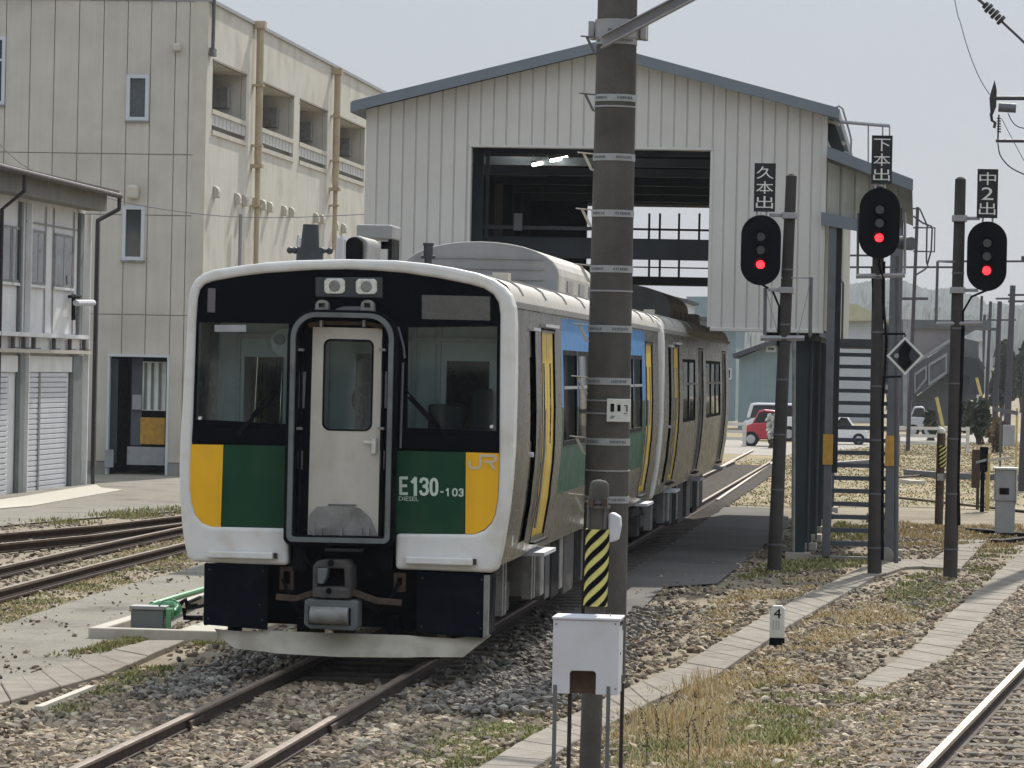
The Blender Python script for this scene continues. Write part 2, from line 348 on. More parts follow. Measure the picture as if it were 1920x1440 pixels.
def trough(name, left, right, z, label):
    """concrete cable trough: lid slabs butted end to end, sunk in the ground (one continuous path)"""
    P = [W(a, b, Z=z) for a, b in left]; Q = [W(a, b, Z=z) for a, b in right]
    b = MB(); rnd = random.Random(len(name)+int(abs(P[0].x)*10))
    for i in range(len(P)-1):
        L_ = (P[i+1]-P[i]).length; n = max(1, int(L_/.55))
        for k in range(n):
            t0, t1 = k/n+.004/L_, (k+1)/n-.004/L_
            a0, a1 = P[i].lerp(P[i+1], t0), P[i].lerp(P[i+1], t1); c0, c1 = Q[i].lerp(Q[i+1], t0), Q[i].lerp(Q[i+1], t1)
            dz = rnd.uniform(-.004, .004); sx = rnd.uniform(-.006, .006)
            b.prism([(a0.x+sx, a0.y), (c0.x+sx, c0.y), (c1.x+sx, c1.y), (a1.x+sx, a1.y)], z-.1, z+dz, axis='z')
    return b.build(name, K['slab'], kind='structure', org=(0, 0, 0), bevel=.008, seg=1)
trough('cable_trough_path', [(880, 1450), (1000, 1375), (1180, 1287), (1270, 1250), (1440, 1150), (1600, 1070), (1700, 1048), (1775, 1046)][:6], [(985, 1450), (1075, 1390), (1215, 1317), (1345, 1262), (1490, 1165), (1640, 1080)][:6], GZ+.06, '')
trough('cable_trough_branch', [(1600, 1070), (1655, 1050), (1770, 1048)], [(1640, 1080), (1700, 1062), (1790, 1058)], GZ+.05, '')
trough('cable_trough_far', [(1730, 1062), (1800, 1010)], [(1800, 1066), (1850, 1012)], GZ+.05, '')
trough('walkway_slabs', [(1585, 1292), (1700, 1225), (1815, 1120), (1920, 1030), (1990, 975)], [(1655, 1296), (1780, 1240), (1885, 1125), (1975, 1045), (2040, 985)], GZ+.02, '')
trough('left_trough_path', [(-60, 1300), (0, 1278), (150, 1236), (275, 1200)], [(-60, 1332), (20, 1312), (200, 1262), (345, 1200)], GZ+.06, '')

# ------------------------------------------------------------------ tracks
def track(label, lines, near, far, sleepers=True, zr=-.08, head='railr', gauge_pts=None, name='railway_track', curve=None):
    """lines: list of polylines of px points on the rail top; each becomes one rail, sleepers are one part"""
    P0 = W(*lines[0][0], Z=zr); t = thing(name, (P0.x, P0.y, GZ), label, 'track')
    allp = []
    for ln in lines:
        pts = [W(a, b, Z=zr) for a, b in ln]; allp.append(pts)
        b = MB()
        for p, q in zip(pts[:-1], pts[1:]):
            d = (q-p).normalized(); o = Vector((0, 0, 0)); q2 = q
            b.mi = 0; b.obox(p+Vector((0, 0, -.016)), q2+Vector((0, 0, -.016)), .065, .032)
            b.mi = 1; b.obox(p+Vector((0, 0, -.075)), q2+Vector((0, 0, -.075)), .018, .086)
            b.obox(p+Vector((0, 0, -.13)), q2+Vector((0, 0, -.13)), .127, .024)
            b.obox(p+Vector((0, 0, -.108)), q2+Vector((0, 0, -.108)), .06, .02)
        b.build('rail', [K[head], K['rails']], t)
    return t, allp
def sleepers(t, p, q, n, half=.55, lens=2.1, z=-.2, off=0, m='tie'):
    """sleepers between two points of the centre line"""
    b = MB(); p, q = Vector(p), Vector(q); d = (q-p).normalized(); r = Vector((d.y, -d.x, 0)); rnd = random.Random(3)
    L_ = (q-p).length; k = 0; s = 0.0
    while s < L_:
        c = p+d*s; c.z = z-.07; j = rnd.uniform(-.03, .03)
        b.obox(c - r*(lens/2+j), c + r*(lens/2-j), .22, .14); s += .62*rnd.uniform(.96, 1.04)
    return b.build('sleeper_row', K[m], t, kind='stuff', bevel=.01, seg=1)
X0 = W(652, 900, Y=34).x
# the train's own track: straight under the train, bending slightly to the right (in the picture: to the left) at the near end
ZR = -.08
t = thing('railway_track', (X0, 34, GZ), 'rusty railway track in gravel running under the white fronted train', 'track')
for s_ in (-1, 1):
    b = MB(); x = X0+s_*.56
    b.mi = 0; b.box(x-.0325, x+.0325, 18, 120, ZR-.03, ZR)
    b.mi = 1; b.box(x-.009, x+.009, 18, 120, ZR-.12, ZR-.03); b.box(x-.063, x+.063, 18, 120, ZR-.145, ZR-.12); b.box(x-.03, x+.03, 18, 120, ZR-.118, ZR-.098)
    for yy in (23.2, 29.7): b.box(x-.045, x+.045, yy-.3, yy+.3, ZR-.1, ZR-.045)
    b.build('rail', [K['railr'], K['rails']], t, bevel=.008, seg=2)
sleepers(t, (X0, 18, 0), (X0, 120, 0), 20)
# right-hand running line, only its near rail in view
t2, ap2 = track('shiny polished running line rail curving past at the lower right', [
    [(1690, 1478), (1727, 1440), (1920, 1243), (2100, 1060)]], 0, 0, head='railt')
a, c = ap2[0][0], ap2[0][-1]; d = (c-a).normalized(); r = Vector((d.y, -d.x, 0))
b = MB(); o = r*1.067
b.mi = 0; b.obox(a+o+Vector((0, 0, -.016)), c+o+Vector((0, 0, -.016)), .065, .032); b.mi = 1; b.obox(a+o+Vector((0, 0, -.08)), c+o+Vector((0, 0, -.08)), .06, .1)
b.build('rail', [K['railt'], K['rails']], t2)
sleepers(t2, a+r*.533-d*1, c+r*.533, 40)
# two sidings on the left, converging behind the train
t3, ap3 = track('rusty siding nearest the asphalt yard left of the train', [[(-60, 1004), (0, 1000), (180, 985), (345, 966), (520, 940)], [(-60, 1024), (0, 1019), (170, 1003), (345, 980), (520, 955)]], 0, 0)
t4, ap4 = track('rusty siding between the yard siding and the paved strip', [[(-60, 1075), (0, 1062), (170, 1024), (345, 987), (520, 958)], [(-60, 1120), (0, 1104), (170, 1060), (348, 1017), (520, 985)]], 0, 0)
# track leaving the hangar towards the crossing
t5, ap5 = track('pale worn rails crossing the dry field behind the train', [[(1345, 936), (1455, 862)], [(1340, 880), (1412, 843)]], 0, 0, head='railt', zr=-.16)
t6, ap6 = track('thin far rails lying across the dry field at the right', [[(1680, 893), (1905, 880)], [(1680, 930), (1960, 960)]], 0, 0, zr=-.18)

# ================================================================== hangar
def clad(b, a0, a1, zb, zt, at, pitch=.2, dep=.022, axis='y'):
    n = max(1, round((a1-a0)/pitch)); p = (a1-a0)/n
    prof = [(0, 0), (.84, 0), (.88, dep), (.95, dep), (.99, 0), (1, 0)]
    for i in range(n):
        for (u0, d0), (u1, d1) in zip(prof[:-1], prof[1:]):
            x0, x1 = a0+(i+u0)*p, a0+(i+u1)*p
            q = [(x0, at+d0, zb(x0)), (x1, at+d1, zb(x1)), (x1, at+d1, zt(x1)), (x0, at+d0, zt(x0))]
            if axis == 'x': q = [(y, x, z) for x, y, z in q]
            b.add(q, [(0, 1, 2, 3)])
HY, HE = 60.0, 82.0
hx0, hx1 = W(683, 400, Y=HY).x, W(1545, 430, Y=HY).x
ox0, ox1, _, oz = rect(882, 279, 1330, 500, HY)
zbot = W(1440, 616, Y=HY).z
xr = (hx0+hx1)/2; zrid = W(1112, 100, Y=HY).z; zev = (W(683, 196, Y=HY).z+W(1545, 226, Y=HY).z)/2
roofz = lambda x: zev+(zrid-zev)*(1-abs(x-xr)/((hx1-hx0)/2))
hang = thing('inspection_shed', (xr, HY, GZ), 'tall cream corrugated train inspection shed straddling the track with dark open doorway', 'shed')
for yy, nm in ((HY, 'front_wall'), (HE, 'rear_wall')):
    b = MB(); clad(b, hx0, ox0-.05, lambda x: zbot, roofz, yy); clad(b, ox0-.05, ox1+.05, lambda x: oz+.04, roofz, yy); clad(b, ox1+.05, hx1, lambda x: zbot, roofz, yy)
    b.build(nm, K['clad'], hang)
b = MB()
for xx in (hx0, hx1): clad(b, HY, HE, lambda y: zbot, lambda y: zev+.02, xx, axis='x')
b.build('side_wall', K['clad'], hang)
b = MB()   # flashings
b.box(ox0-.05, ox0, HY-.015, HY+.18, zbot, oz); b.box(ox1, ox1+.05, HY-.015, HY+.18, zbot, oz); b.box(ox0-.05, ox1+.05, HY-.02, HY+.18, oz, oz+.04)
b.box(ox1+.05, hx1+.03, HY-.045, HY+.02, zbot-.06, zbot); b.box(hx0-.03, ox0-.05, HY-.045, HY+.02, zbot-.06, zbot)
b.box(hx1-.06, hx1+.025, HY-.03, HY+.03, zbot, zev)
b.build('flashing', K['clad'], hang, bevel=.008, seg=1)
b = MB()   # roof
ov = .17
for s, xe in ((-1, hx0-ov), (1, hx1+ov)):
    ze = roofz(hx0)-(zrid-zev)*ov/((hx1-hx0)/2)
    b.prism([(xr, zrid+.02), (xe, ze+.02), (xe, ze+.1), (xr, zrid+.1)], HY-.28, HE+.3)
b.build('roof', K['roofg'], hang)
b = MB()
for s, xe in ((-1, hx0-ov-.02), (1, hx1+ov+.02)):
    ze = roofz(hx0)-(zrid-zev)*ov/((hx1-hx0)/2)
    b.prism([(xr, zrid-.02), (xe, ze-.02), (xe, ze+.15), (xr, zrid+.15)], HY-.33, HY-.285)
    b.box(xe-.02 if s < 0 else xe, xe if s < 0 else xe+.02, HY-.33, HE+.3, ze-.03, ze+.13)
b.build('roof_trim', K['roofg'], hang)
b = MB()   # added liner, near black so its colour carries the shade inside
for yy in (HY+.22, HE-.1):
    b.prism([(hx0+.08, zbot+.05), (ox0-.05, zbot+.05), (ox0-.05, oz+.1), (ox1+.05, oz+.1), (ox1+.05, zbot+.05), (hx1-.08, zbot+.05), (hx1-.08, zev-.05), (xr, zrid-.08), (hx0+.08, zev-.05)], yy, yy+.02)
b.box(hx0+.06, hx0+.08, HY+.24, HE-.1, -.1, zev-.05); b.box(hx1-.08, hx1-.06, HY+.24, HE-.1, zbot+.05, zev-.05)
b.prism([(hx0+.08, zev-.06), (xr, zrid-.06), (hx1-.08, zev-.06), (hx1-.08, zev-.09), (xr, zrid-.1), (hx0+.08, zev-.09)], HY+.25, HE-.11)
b.build('inner_shade_lining', K['shadedk'], hang)
# columns of both long sides
cxr = W(1500, 800, Y=HY).x; cxl = hx0+.35
for k, yy in enumerate(np.linspace(HY+.5, HE-.5, 7)):
    for cx_ in (cxr, cxl):
        b = MB(); yy = float(yy)
        b.box(cx_-.1, cx_+.1, yy-.1, yy-.085, GZ+.1, zev-.3); b.box(cx_-.1, cx_+.1, yy+.085, yy+.1, GZ+.1, zev-.3); b.box(cx_-.008, cx_+.008, yy-.085, yy+.085, GZ+.1, zev-.3)
        b.build('column', K['colg'], hang)
        bx(cx_-.2, cx_+.2, yy-.2, yy+.2, GZ, GZ+.12).build('footing', K['concl'], hang, bevel=.01)
b = MB()
for yy in np.linspace(HY+.5, HE-.5, 7):
    yy = float(yy); b.box(cxl, cxr+.05, yy-.06, yy+.06, zev-.45, zev-.3)
b.box(cxr-.1, cxr+.1, HY+.3, HE-.3, zbot-.12, zbot+.02); b.box(hx1-.14, hx1-.04, HY+.3, HE-.3, zbot-.1, zbot)
for q in range(4): b.box(cxr+.13, cxr+.16, HY+.6+q*5, HY+.68+q*5, GZ+.1, zbot)
b.build('roof_beam', K['beamd'], hang)
# high work platforms across the far and near part, with rails
def beam(px0, px1, pt, pb, Y, dy, m='beamd', nm='platform_beam'):
    x0, x1, z0, z1 = rect(px0, pt, px1, pb, Y); return bx(x0, x1, Y, Y+dy, z0, z1).build(nm, K[m], hang)
beam(905, 1340, 446, 484, 63, .5); beam(905, 1180, 424, 431, 62.6, .05, 'galvd', 'platform_rail')
beam(1100, 1400, 456, 479, 79, .3, 'galvd'); beam(1100, 1400, 519, 535, 80, .6); beam(900, 1180, 494, 512, 70, .3, 'shadedk')
for px in (913,): beam(px-3, px+3, 283, 446, 62.4, .06, 'galvd', 'platform_post')
beam(886, 905, 283, 470, 61.0, .1, 'colg', 'door_guide')
for px in (1217, 1237, 1273, 1311): beam(px-2, px+2, 400, 458, 81, .04, 'galvd', 'platform_post')
for px in (1217, 1237, 1273): beam(px-2, px+2, 478, 520, 81, .04, 'galvd', 'platform_post')
beam(1150, 1400, 429, 433, 81.1, .04, 'galvd', 'platform_rail'); beam(1150, 1400, 501, 503.5, 81.1, .04, 'galvd', 'platform_rail')
x0, x1, z0, z1 = rect(963, 400, 979, 432, 62.5); bx(x0, x1, 62.5, 62.53, z0, z1).build('notice_board', K['cabg'], hang)
for a_, b_, y0_, y1_ in ((1000, 1026, 309, 303), (1034, 1062, 301, 295), (955, 985, 282, 276)):
    p, q = W(a_, y0_, Y=66), W(b_, y1_, Y=68.5)
    l = thing('strip_light', (p.x, p.y, p.z), {1000: 'lit fluorescent tube hanging in the dark shed, left of the middle pair', 1034: 'lit fluorescent tube hanging nearest the concrete pole in the shed', 955: 'small lit tube just under the shed doorway lintel'}[a_], 'light', 'strip lights under the shed roof')
    MB().cyl(p, q, .03, n=8).build('tube', K['flour'], l)
    b = MB().obox(p+Vector((0, 0, .05)), q+Vector((0, 0, .05)), .1, .03); b.cyl(p+Vector((0, 0, .06)), Vector((p.x, p.y, zrid-.5)), .008, n=5); b.cyl(q+Vector((0, 0, .06)), Vector((q.x, q.y, zrid-.5)), .008, n=5); b.build('housing', K['galvd'], l)
# lean-to at the right with the staircase
ax1 = W(1692, 380, Y=HY).x; az0, az1 = W(1552, 300, Y=HY).z, W(1708, 352, Y=HY).z
an = thing('lean_to', ((hx1+ax1)/2, HY, GZ), 'narrow lean-to with mossy stained panel attached to the right of the shed', 'lean-to')
b = MB(); zl = lambda x: az0+(az1-az0)*(x-hx1)/(ax1-hx1); ztb = W(1600, 412, Y=HY).z
clad(b, hx1+.04, ax1-.05, lambda x: ztb, lambda x: zl(x)-.02, HY-.01, .22); b.build('front_panel', K['cladst'], an)
b = MB(); b.prism([(hx1+.03, az0+.02), (ax1+.16, az1-.06), (ax1+.16, az1+.12), (hx1+.03, az0+.2)], HY-.3, HY-.25); b.prism([(hx1+.03, az0+.03), (ax1+.15, az1-.05), (ax1+.15, az1+.03), (hx1+.03, az0+.12)], HY-.25, HE-8)
b.build('roof', K['roofg'], an)
b = MB(); b.prism([(W(1540, 398, Y=HY).x, W(1540, 398, Y=HY).z), (W(1690, 428, Y=HY).x, W(1690, 428, Y=HY).z), (W(1690, 448, Y=HY).x, W(1690, 448, Y=HY).z), (W(1540, 422, Y=HY).x, W(1540, 422, Y=HY).z)], HY-.14, HY-.03)
b.build('lintel_beam', K['roofg'], an)
c_ = [rect(1548, 425, 1563, 1000, HY), rect(1664, 440, 1688, 1016, HY)]
for x0, x1, z0, z1 in c_:
    b = MB().box(x0, x1, HY-.1, HY+.08, GZ+.02, z1); b.build('column', K['galvd'], an, bevel=.008, seg=1)
    bx(x0-.015, x1+.015, HY-.115, HY-.09, W(1600, 872, Y=HY).z, W(1600, 815, Y=HY).z).build('orange_mark', K['orange'], an)
b = MB().box(c_[0][1]+.0, c_[0][1]+.085, HY+.02, HY+.2, GZ+1.4, ztb-.1); b.build('inner_wall', K['shadedk'], an)
for yy in (HY+5, HY+10): bx(c_[1][0], c_[1][1]-.05, yy, yy+.1, GZ, az1-.1).build('rear_column', K['galvd'], an)
bx(hx1-.1, ax1+.1, HY-.1, HY+.15, GZ, GZ+.1).build('kerb', K['conc'], an, bevel=.01)
st = thing('steel_staircase', (hx1+.6, HY, GZ), 'open dark steel staircase climbing inside the lean-to', 'staircase')
sx0, sx1 = c_[0][1]-.02, c_[1][0]+.02
for k in range(16):
    yy = HY+.25+k*.24; bx(sx0+.02, sx1-.02, yy, yy+.26, .0+k*.2, .065+k*.2).build('tread', K['beamd'], st)
for xx in (sx0, sx1):
    b = MB(); b.obox((xx, HY+.15, -.1), (xx, HY+.35+16*.24, .05+16*.2), .03, .2); b.build('stringer', K['galvd'], st)
bx(sx0, sx1, HY+4.1, HY+7, 3.15, 3.3).build('landing', K['galvd'], st)
b = MB()
for xx in (sx0, sx1):
    b.tube([(xx, HY+4.1, 3.3), (xx, HY+4.1, 4.3), (xx, HY+7, 4.3), (xx, HY+7, 3.3)], .02, 6); b.tube([(xx, HY+.3, .9), (xx, HY+4.1, 4.15)], .02, 6)
b.build('handrail', K['galvd'], st)
# eave brackets and roof access ladder
lad = thing('roof_ladder', (hx1+.1, HY+.2, zev), 'pale pipe rail and hooped ladder top on the shed roof edge', 'ladder')
b = MB(); L_ = lambda px, py, Y=60.2: W(px, py, Y=Y)
b.tube([L_(1563, 215), L_(1566, 202), L_(1573, 199), L_(1580, 204), L_(1592, 245), L_(1596, 262), L_(1595, 292)], .018, 6)
b.tube([L_(1570, 228), L_(1640, 234), L_(1668, 236)], .03, 6); b.tube([L_(1628, 235), L_(1628, 316)], .012, 5); b.tube([L_(1668, 236), L_(1668, 330)], .012, 5); b.tube([L_(1655, 236), L_(1655, 256)], .012, 5)
b.tube([L_(1582, 285), L_(1596, 288)], .015, 5)
b.build('hoop_rail', K['galv'], lad)
b = MB()
for i, (px, py) in enumerate(((1548, 226), (1558, 262), (1566, 284))):
    p = L_(px, py, 60.3+i*1.2); q = L_(px+26, py+8, 60.3+i*1.2); MB().obox(p, q, .25, .045).build('bracket', K['concl'], lad)
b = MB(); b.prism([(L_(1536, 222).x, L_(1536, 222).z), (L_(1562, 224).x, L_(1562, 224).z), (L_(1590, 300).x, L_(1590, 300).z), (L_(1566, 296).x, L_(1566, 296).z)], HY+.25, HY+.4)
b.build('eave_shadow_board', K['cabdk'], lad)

# ================================================================== tall block of railway offices
def sub(r, holes):
    out = [r]
    for h in holes:
        nxt = []
        for (a0, a1, z0, z1) in out:
            b0, b1, y0, y1 = h
            if b1 <= a0 or b0 >= a1 or y1 <= z0 or y0 >= z1: nxt.append((a0, a1, z0, z1)); continue
            if y0 > z0: nxt.append((a0, a1, z0, y0))
            if y1 < z1: nxt.append((a0, a1, y1, z1))
            m0, m1 = max(z0, y0), min(z1, y1)
            if b0 > a0: nxt.append((a0, b0, m0, m1))
            if b1 < a1: nxt.append((b1, a1, m0, m1))
        out = nxt
    return out
BY = 95.0; bxc = W(384, 250, Y=BY).x; ztop = W(385, 2, Y=BY).z
off = thing('office_building', (bxc-5, BY, GZ), 'tall beige panelled office block behind the sheds with balconies on its sunlit side', 'building')
bl = W(-90, 400, Y=BY).x
wins = [rect(237, 140, 279, 226, BY), rect(229, 386, 271, 488, BY), rect(-30, 68, 10, 196, BY)]
door = rect(202, 667, 314, 878, BY); door = (door[0], door[1], GZ, door[3])
cols = [W(x, 150, Y=BY).x for x in (-80, -35, 10, 56, 101, 147, 193, 238, 282, 328, 354)] + [bxc]
rows = [GZ+.35] + [W(200, y, Y=BY).z for y in (589, 402, 288)] + [ztop]
b = MB(); g = .011
for i in range(len(cols)-1):
    for j in range(len(rows)-1):
        for (a0, a1, z0, z1) in sub((cols[i]+g, cols[i+1]-g, rows[j]+g, rows[j+1]-g), wins+[door]): b.box(a0, a1, BY, BY+.08, z0, z1)
b.build('front_wall', K['panel'], off)
b = MB()
for (a0, a1, z0, z1) in sub((bl, bxc-.02, GZ, ztop-.02), wins+[door]): b.box(a0, a1, BY+.03, BY+.25, z0, z1)
b.build('joint_backing', K['joint'], off)
b = MB()
for (a0, a1, z0, z1) in sub((bl, bxc, GZ, GZ+.34), [door]): b.box(a0, a1, BY-.02, BY+.02, z0, z1)
b.build('plinth', K['conc'], off)
def window(parent, x0, x1, z0, z1, Y, fw=.09, m='winfrost', mull=()):
    b = MB().prism([(x0, z0), (x1, z0), (x1, z1), (x0, z1)], Y-.03, Y+.1, holes=[[(x0+fw, z0+fw), (x1-fw, z0+fw), (x1-fw, z1-fw), (x0+fw, z1-fw)]])
    for z in mull: b.box(x0+fw, x1-fw, Y-.02, Y+.06, z-.03, z+.03)
    f = b.build('window', K['wframe'], parent); bx(x0+fw-.01, x1-fw+.01, Y+.05, Y+.06, z0+fw-.01, z1-fw+.01).build('pane', K[m], f)
    bx(x0-.02, x1+.02, Y-.06, Y+.0, z0-.05, z0-.002).build('sill', K['airb'], f); return f
window(off, *wins[0], BY); window(off, *wins[1], BY, m='winglass'); window(off, *wins[2], BY, mull=(wins[2][3]-.6,), m='winglass')
# entrance lobby
x0, x1, z0, z1 = door
b = MB().prism([(x0-.03, z0), (x0-.03, z1+.04), (x1+.03, z1+.04), (x1+.03, z0), (x1-.03, z0), (x1-.03, z1-.03), (x0+.03, z1-.03), (x0+.03, z0)], BY-.03, BY+.2); b.build('entrance_frame', K['wframe'], off)
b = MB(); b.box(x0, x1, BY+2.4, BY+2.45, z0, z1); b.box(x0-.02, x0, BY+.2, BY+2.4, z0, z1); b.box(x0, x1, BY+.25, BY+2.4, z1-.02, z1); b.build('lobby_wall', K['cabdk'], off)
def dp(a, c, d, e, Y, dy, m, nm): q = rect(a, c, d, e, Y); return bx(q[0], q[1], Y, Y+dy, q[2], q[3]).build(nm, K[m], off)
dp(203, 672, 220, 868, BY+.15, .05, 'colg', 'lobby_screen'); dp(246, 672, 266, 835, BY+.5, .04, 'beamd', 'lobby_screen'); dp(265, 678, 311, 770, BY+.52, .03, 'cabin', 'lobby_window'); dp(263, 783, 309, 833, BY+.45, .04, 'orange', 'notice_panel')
dp(238, 838, 312, 872, BY+.35, .05, 'cabg', 'low_panel'); dp(196, 843, 212, 876, BY-.1, .08, 'cabg', 'low_panel'); dp(248, 740, 265, 768, BY+.4, .03, 'cabg', 'notice')
for px in (270, 283, 297): dp(px, 680, px+5, 768, BY+.48, .02, 'shg', 'curtain')
# side wall with four recessed balconies
SX = bxc
def Sy(px, py=300): return W(px, py, X=SX).y
def Sz(px, py): return W(px, py, X=SX).z
bays = [(394, 458), (478, 548), (559, 611), (622, 682)]
zo1, zo0, zp0 = Sz(394, 112), Sz(394, 203), Sz(394, 243)
yend = Sy(745); holes = []
for a_, c in bays: holes.append((Sy(a_), Sy(c), zo0, zo1))
b = MB()
for (y0, y1, z0, z1) in sub((BY+.06, yend, GZ, ztop), [(h[0], h[1], zp0-.1, zo1) for h in holes]): b.box(SX-.12, SX+.02, y0, y1, z0, z1)
b.box(bl, SX-.12, yend-.2, yend, GZ, ztop)
b.build('side_wall', K['panel2'], off)
bx(bl, SX-.2, BY+.3, yend-.3, ztop-.3, ztop-.15).build('flat_roof', K['airb'], off)
b = MB(); b.box(SX-.2, SX+.08, BY-.03, yend, ztop, ztop+.09); b.box(bl, SX-.2, BY-.03, BY+.2, ztop, ztop+.09); b.build('parapet_cap', K['cabg'], off)
bx(SX-.3, SX+.022, BY-.02, BY+.06, GZ, ztop-.005).build('corner_trim', K['trimw'], off)
for i, (y0, y1, z0, z1) in enumerate(holes):
    f = MB(); f.box(SX-1.7, SX-.12, y0, y1, zp0-.2, zp0-.02); f.box(SX-1.75, SX-1.7, y0-.1, y1+.1, zp0-.2, zo1+.1); f.box(SX-1.7, SX-.13, y0-.1, y0, zp0, zo1+.1); f.box(SX-1.7, SX-.13, y1, y1+.1, zp0, zo1+.1); f.box(SX-1.7, SX-.12, y0, y1, zo1, zo1+.1)
    bal = f.build('balcony', K['panel2'], off)
    f = MB(); f.box(SX-.05, SX+.04, y0, y1, zo0-.12, zo0); f.box(SX-.1, SX+.06, y0-.03, y1+.03, zp0-.12, zp0); f.build('balcony_rail', K['trimw'], bal)
    f = MB(); f.box(SX-.02, SX, y0, y1, zp0+.14, zo0-.12)
    for yy in np.arange(y0, y1, .55): f.box(SX, SX+.015, float(yy), float(yy)+.04, zp0+.12, zo0-.12)
    f.build('balcony_grille', K['railgl'], bal)
    bx(SX-1.69, SX-1.6, y0+1.2, y1-.4, zp0, zo1-.4).build('balcony_door', K['winglass'], bal)
    bx(SX-1.2, SX-.4, y1-.5, y1-.02, zo1-.9, zo1-.35).build('outdoor_unit', K['airb'], bal)
    bx(SX-.02, SX+.045, y0-.02, y1+.02, zo1, zo1+.05).build('lintel_drip', K['joint'], bal)
for px, t_, bt, br in ((470, 44, 500, 308), (618, 132, 470, 352)):
    b = MB(); yy = Sy(px); rr = .1
    b.tube([(SX+.2, yy, Sz(px, t_)), (SX+.2, yy, Sz(px, br))], rr, 10); b.tube([(SX+.2, yy, Sz(px, br)), (SX+.2, yy, Sz(px, bt))], rr*.7, 10)
    b.box(SX, SX+.34, yy-.16, yy+.16, Sz(px, br)-.1, Sz(px, br)); b.box(SX, SX+.34, yy-.15, yy+.15, Sz(px, t_)-.1, Sz(px, t_)+.1)
    for q in (.25, .5, .75): zz = Sz(px, t_)*(1-q)+Sz(px, bt)*q; b.box(SX, SX+.32, yy-.13, yy+.13, zz-.03, zz+.03)
    b.build('tan_pipe', K['pipet'], off, smooth=True)
for px, py in ((400, 360), (440, 372), (454, 376), (474, 380), (488, 384), (501, 388), (528, 395), (542, 398), (588, 408), (599, 411), (625, 423), (640, 428)):
    p = W(px, py, X=SX); b = MB(); prof = [(SX+.02, p.z-.15), (SX+.17, p.z-.15), (SX+.17, p.z+.02), (SX+.14, p.z+.1), (SX+.08, p.z+.14), (SX+.02, p.z+.15)]
    b.prism(prof, p.y-.15, p.y+.15); b.build('vent_hood', K['trimw'], off, bevel=.02)
p = rect(325, 82, 341, 97, BY); b = MB().box(p[0], p[1], BY-.2, BY, p[2], p[3]); b.build('vent_hood', K['trimw'], off, bevel=.05)
p = rect(240, 347, 262, 374, BY); b = MB().box(p[0], p[1], BY-.25, BY, p[2], p[3]); b.build('vent_hood', K['trimw'], off, bevel=.08, seg=3)
for a_, c in ((556, 585), (628, 652)):
    y0, y1 = Sy(a_, 460), Sy(c, 460); zt_, zb_ = Sz(a_, 440), Sz(a_, 500)
    f = bx(SX+.02, SX+.06, y0, y1, zb_, zt_).build('window', K['wframe'], off); bx(SX+.06, SX+.065, y0+.15, (y0+y1)/2-.1, zb_+.1, zt_-.1).build('pane', K['winglass'], f); bx(SX+.06, SX+.065, (y0+y1)/2+.1, y1-.15, zb_+.1, zt_-.1).build('pane', K['winglass'], f)
b = MB().tube([(SX+.15, Sy(443), Sz(443, 402)), (SX+.15, Sy(443), GZ)], .05, 6); b.build('conduit', K['galv'], off)
b = MB().tube([W(402, -20, X=SX+.1), W(400, 60, X=SX+.1), W(399, 96, X=SX+.1)], .05, 6); q = W(399, 98, X=SX+.1); b.box(q.x-.06, q.x+.06, q.y-.2, q.y+.2, q.z-.1, q.z+.1); b.build('lightning_conductor', K['galvd'], off)

# ================================================================== low shed with roller shutters
SP = W(165, 908, Z=GZ+.05).x - .25
def S2(px, py): return W(px, py, X=SP)
shd = thing('storage_shed', (SP-3, S2(80, 900).y, GZ), 'two storey white and grey storage shed with roller shutters at the left edge', 'shed')
YB = W(165, 700, X=SP+.12).y
def rx(pl, pr, pt, pb, x0=0, x1=.03, name='panel', m='shw', bevel=0):
    """rectangle on the shed's facade; heights are read at its left edge"""
    a_, c = S2(pl, (pt+pb)/2), S2(pr, (pt+pb)/2); zt_, zb_ = S2(pl, pt).z, S2(pl, pb).z
    b = MB().box(SP+x0, SP+x1, a_.y, c.y, zb_, zt_); return b.build(name, K[m], shd, bevel=bevel, seg=1)
yL = S2(-120, 700).y
b = MB(); b.box(SP-.3, SP-.02, yL, YB, GZ, S2(0, 350).z); b.box(SP-6, SP-.3, YB-.2, YB-.02, GZ, S2(0, 350).z)
b.build('rear_wall', K['shw'], shd)
def zat(py, px=0): return S2(px, py).z
z_e = W(0, 312, X=SP+.75).z
b = MB(); ye = W(224, 370, X=SP+.75).y
b.prism([(SP-6, z_e+1.0), (SP+.75, z_e), (SP+.75, z_e+.07), (SP-6, z_e+1.1)], yL, ye); b.build('roof', K['shroof'], shd)
b = MB().tube([(SP+.78, yL, z_e-.0), (SP+.78, ye, z_e-.06)], .06, 8); b.build('gutter', K['pipeb'], shd)
b = MB(); b.box(SP+.05, SP+.5, yL, ye-.2, z_e-.42, z_e-.03); b.build('soffit', K['soff'], shd)
zc0, zc1 = GZ, z_e-.5
for pl, pr in ((-40, -22), (28, 46), (128, 153)):
    y0, y1 = S2(pl, 800).y, W(pr, 800, X=SP+.1).y; bx(SP, SP+.1, y0, y1, zc0, zat(664)).build('lower_column', K['shg'], shd, bevel=.01, seg=1)
for pl, pr in ((42, 48), (154, 165)):
    y0, y1 = S2(pl, 800).y, W(pr, 800, X=SP+.12).y; bx(SP+.0, SP+.12, y0, max(y1, y0+.08), zc0, zc1).build('white_post', K['shw'], shd)
for pl, pr in ((34, 43), (146, 157)):
    y0, y1 = S2(pl, 500).y, W(pr, 500, X=SP+.06).y; bx(SP, SP+.06, y0, y1, zat(625), zc1).build('upper_column', K['shg'], shd)
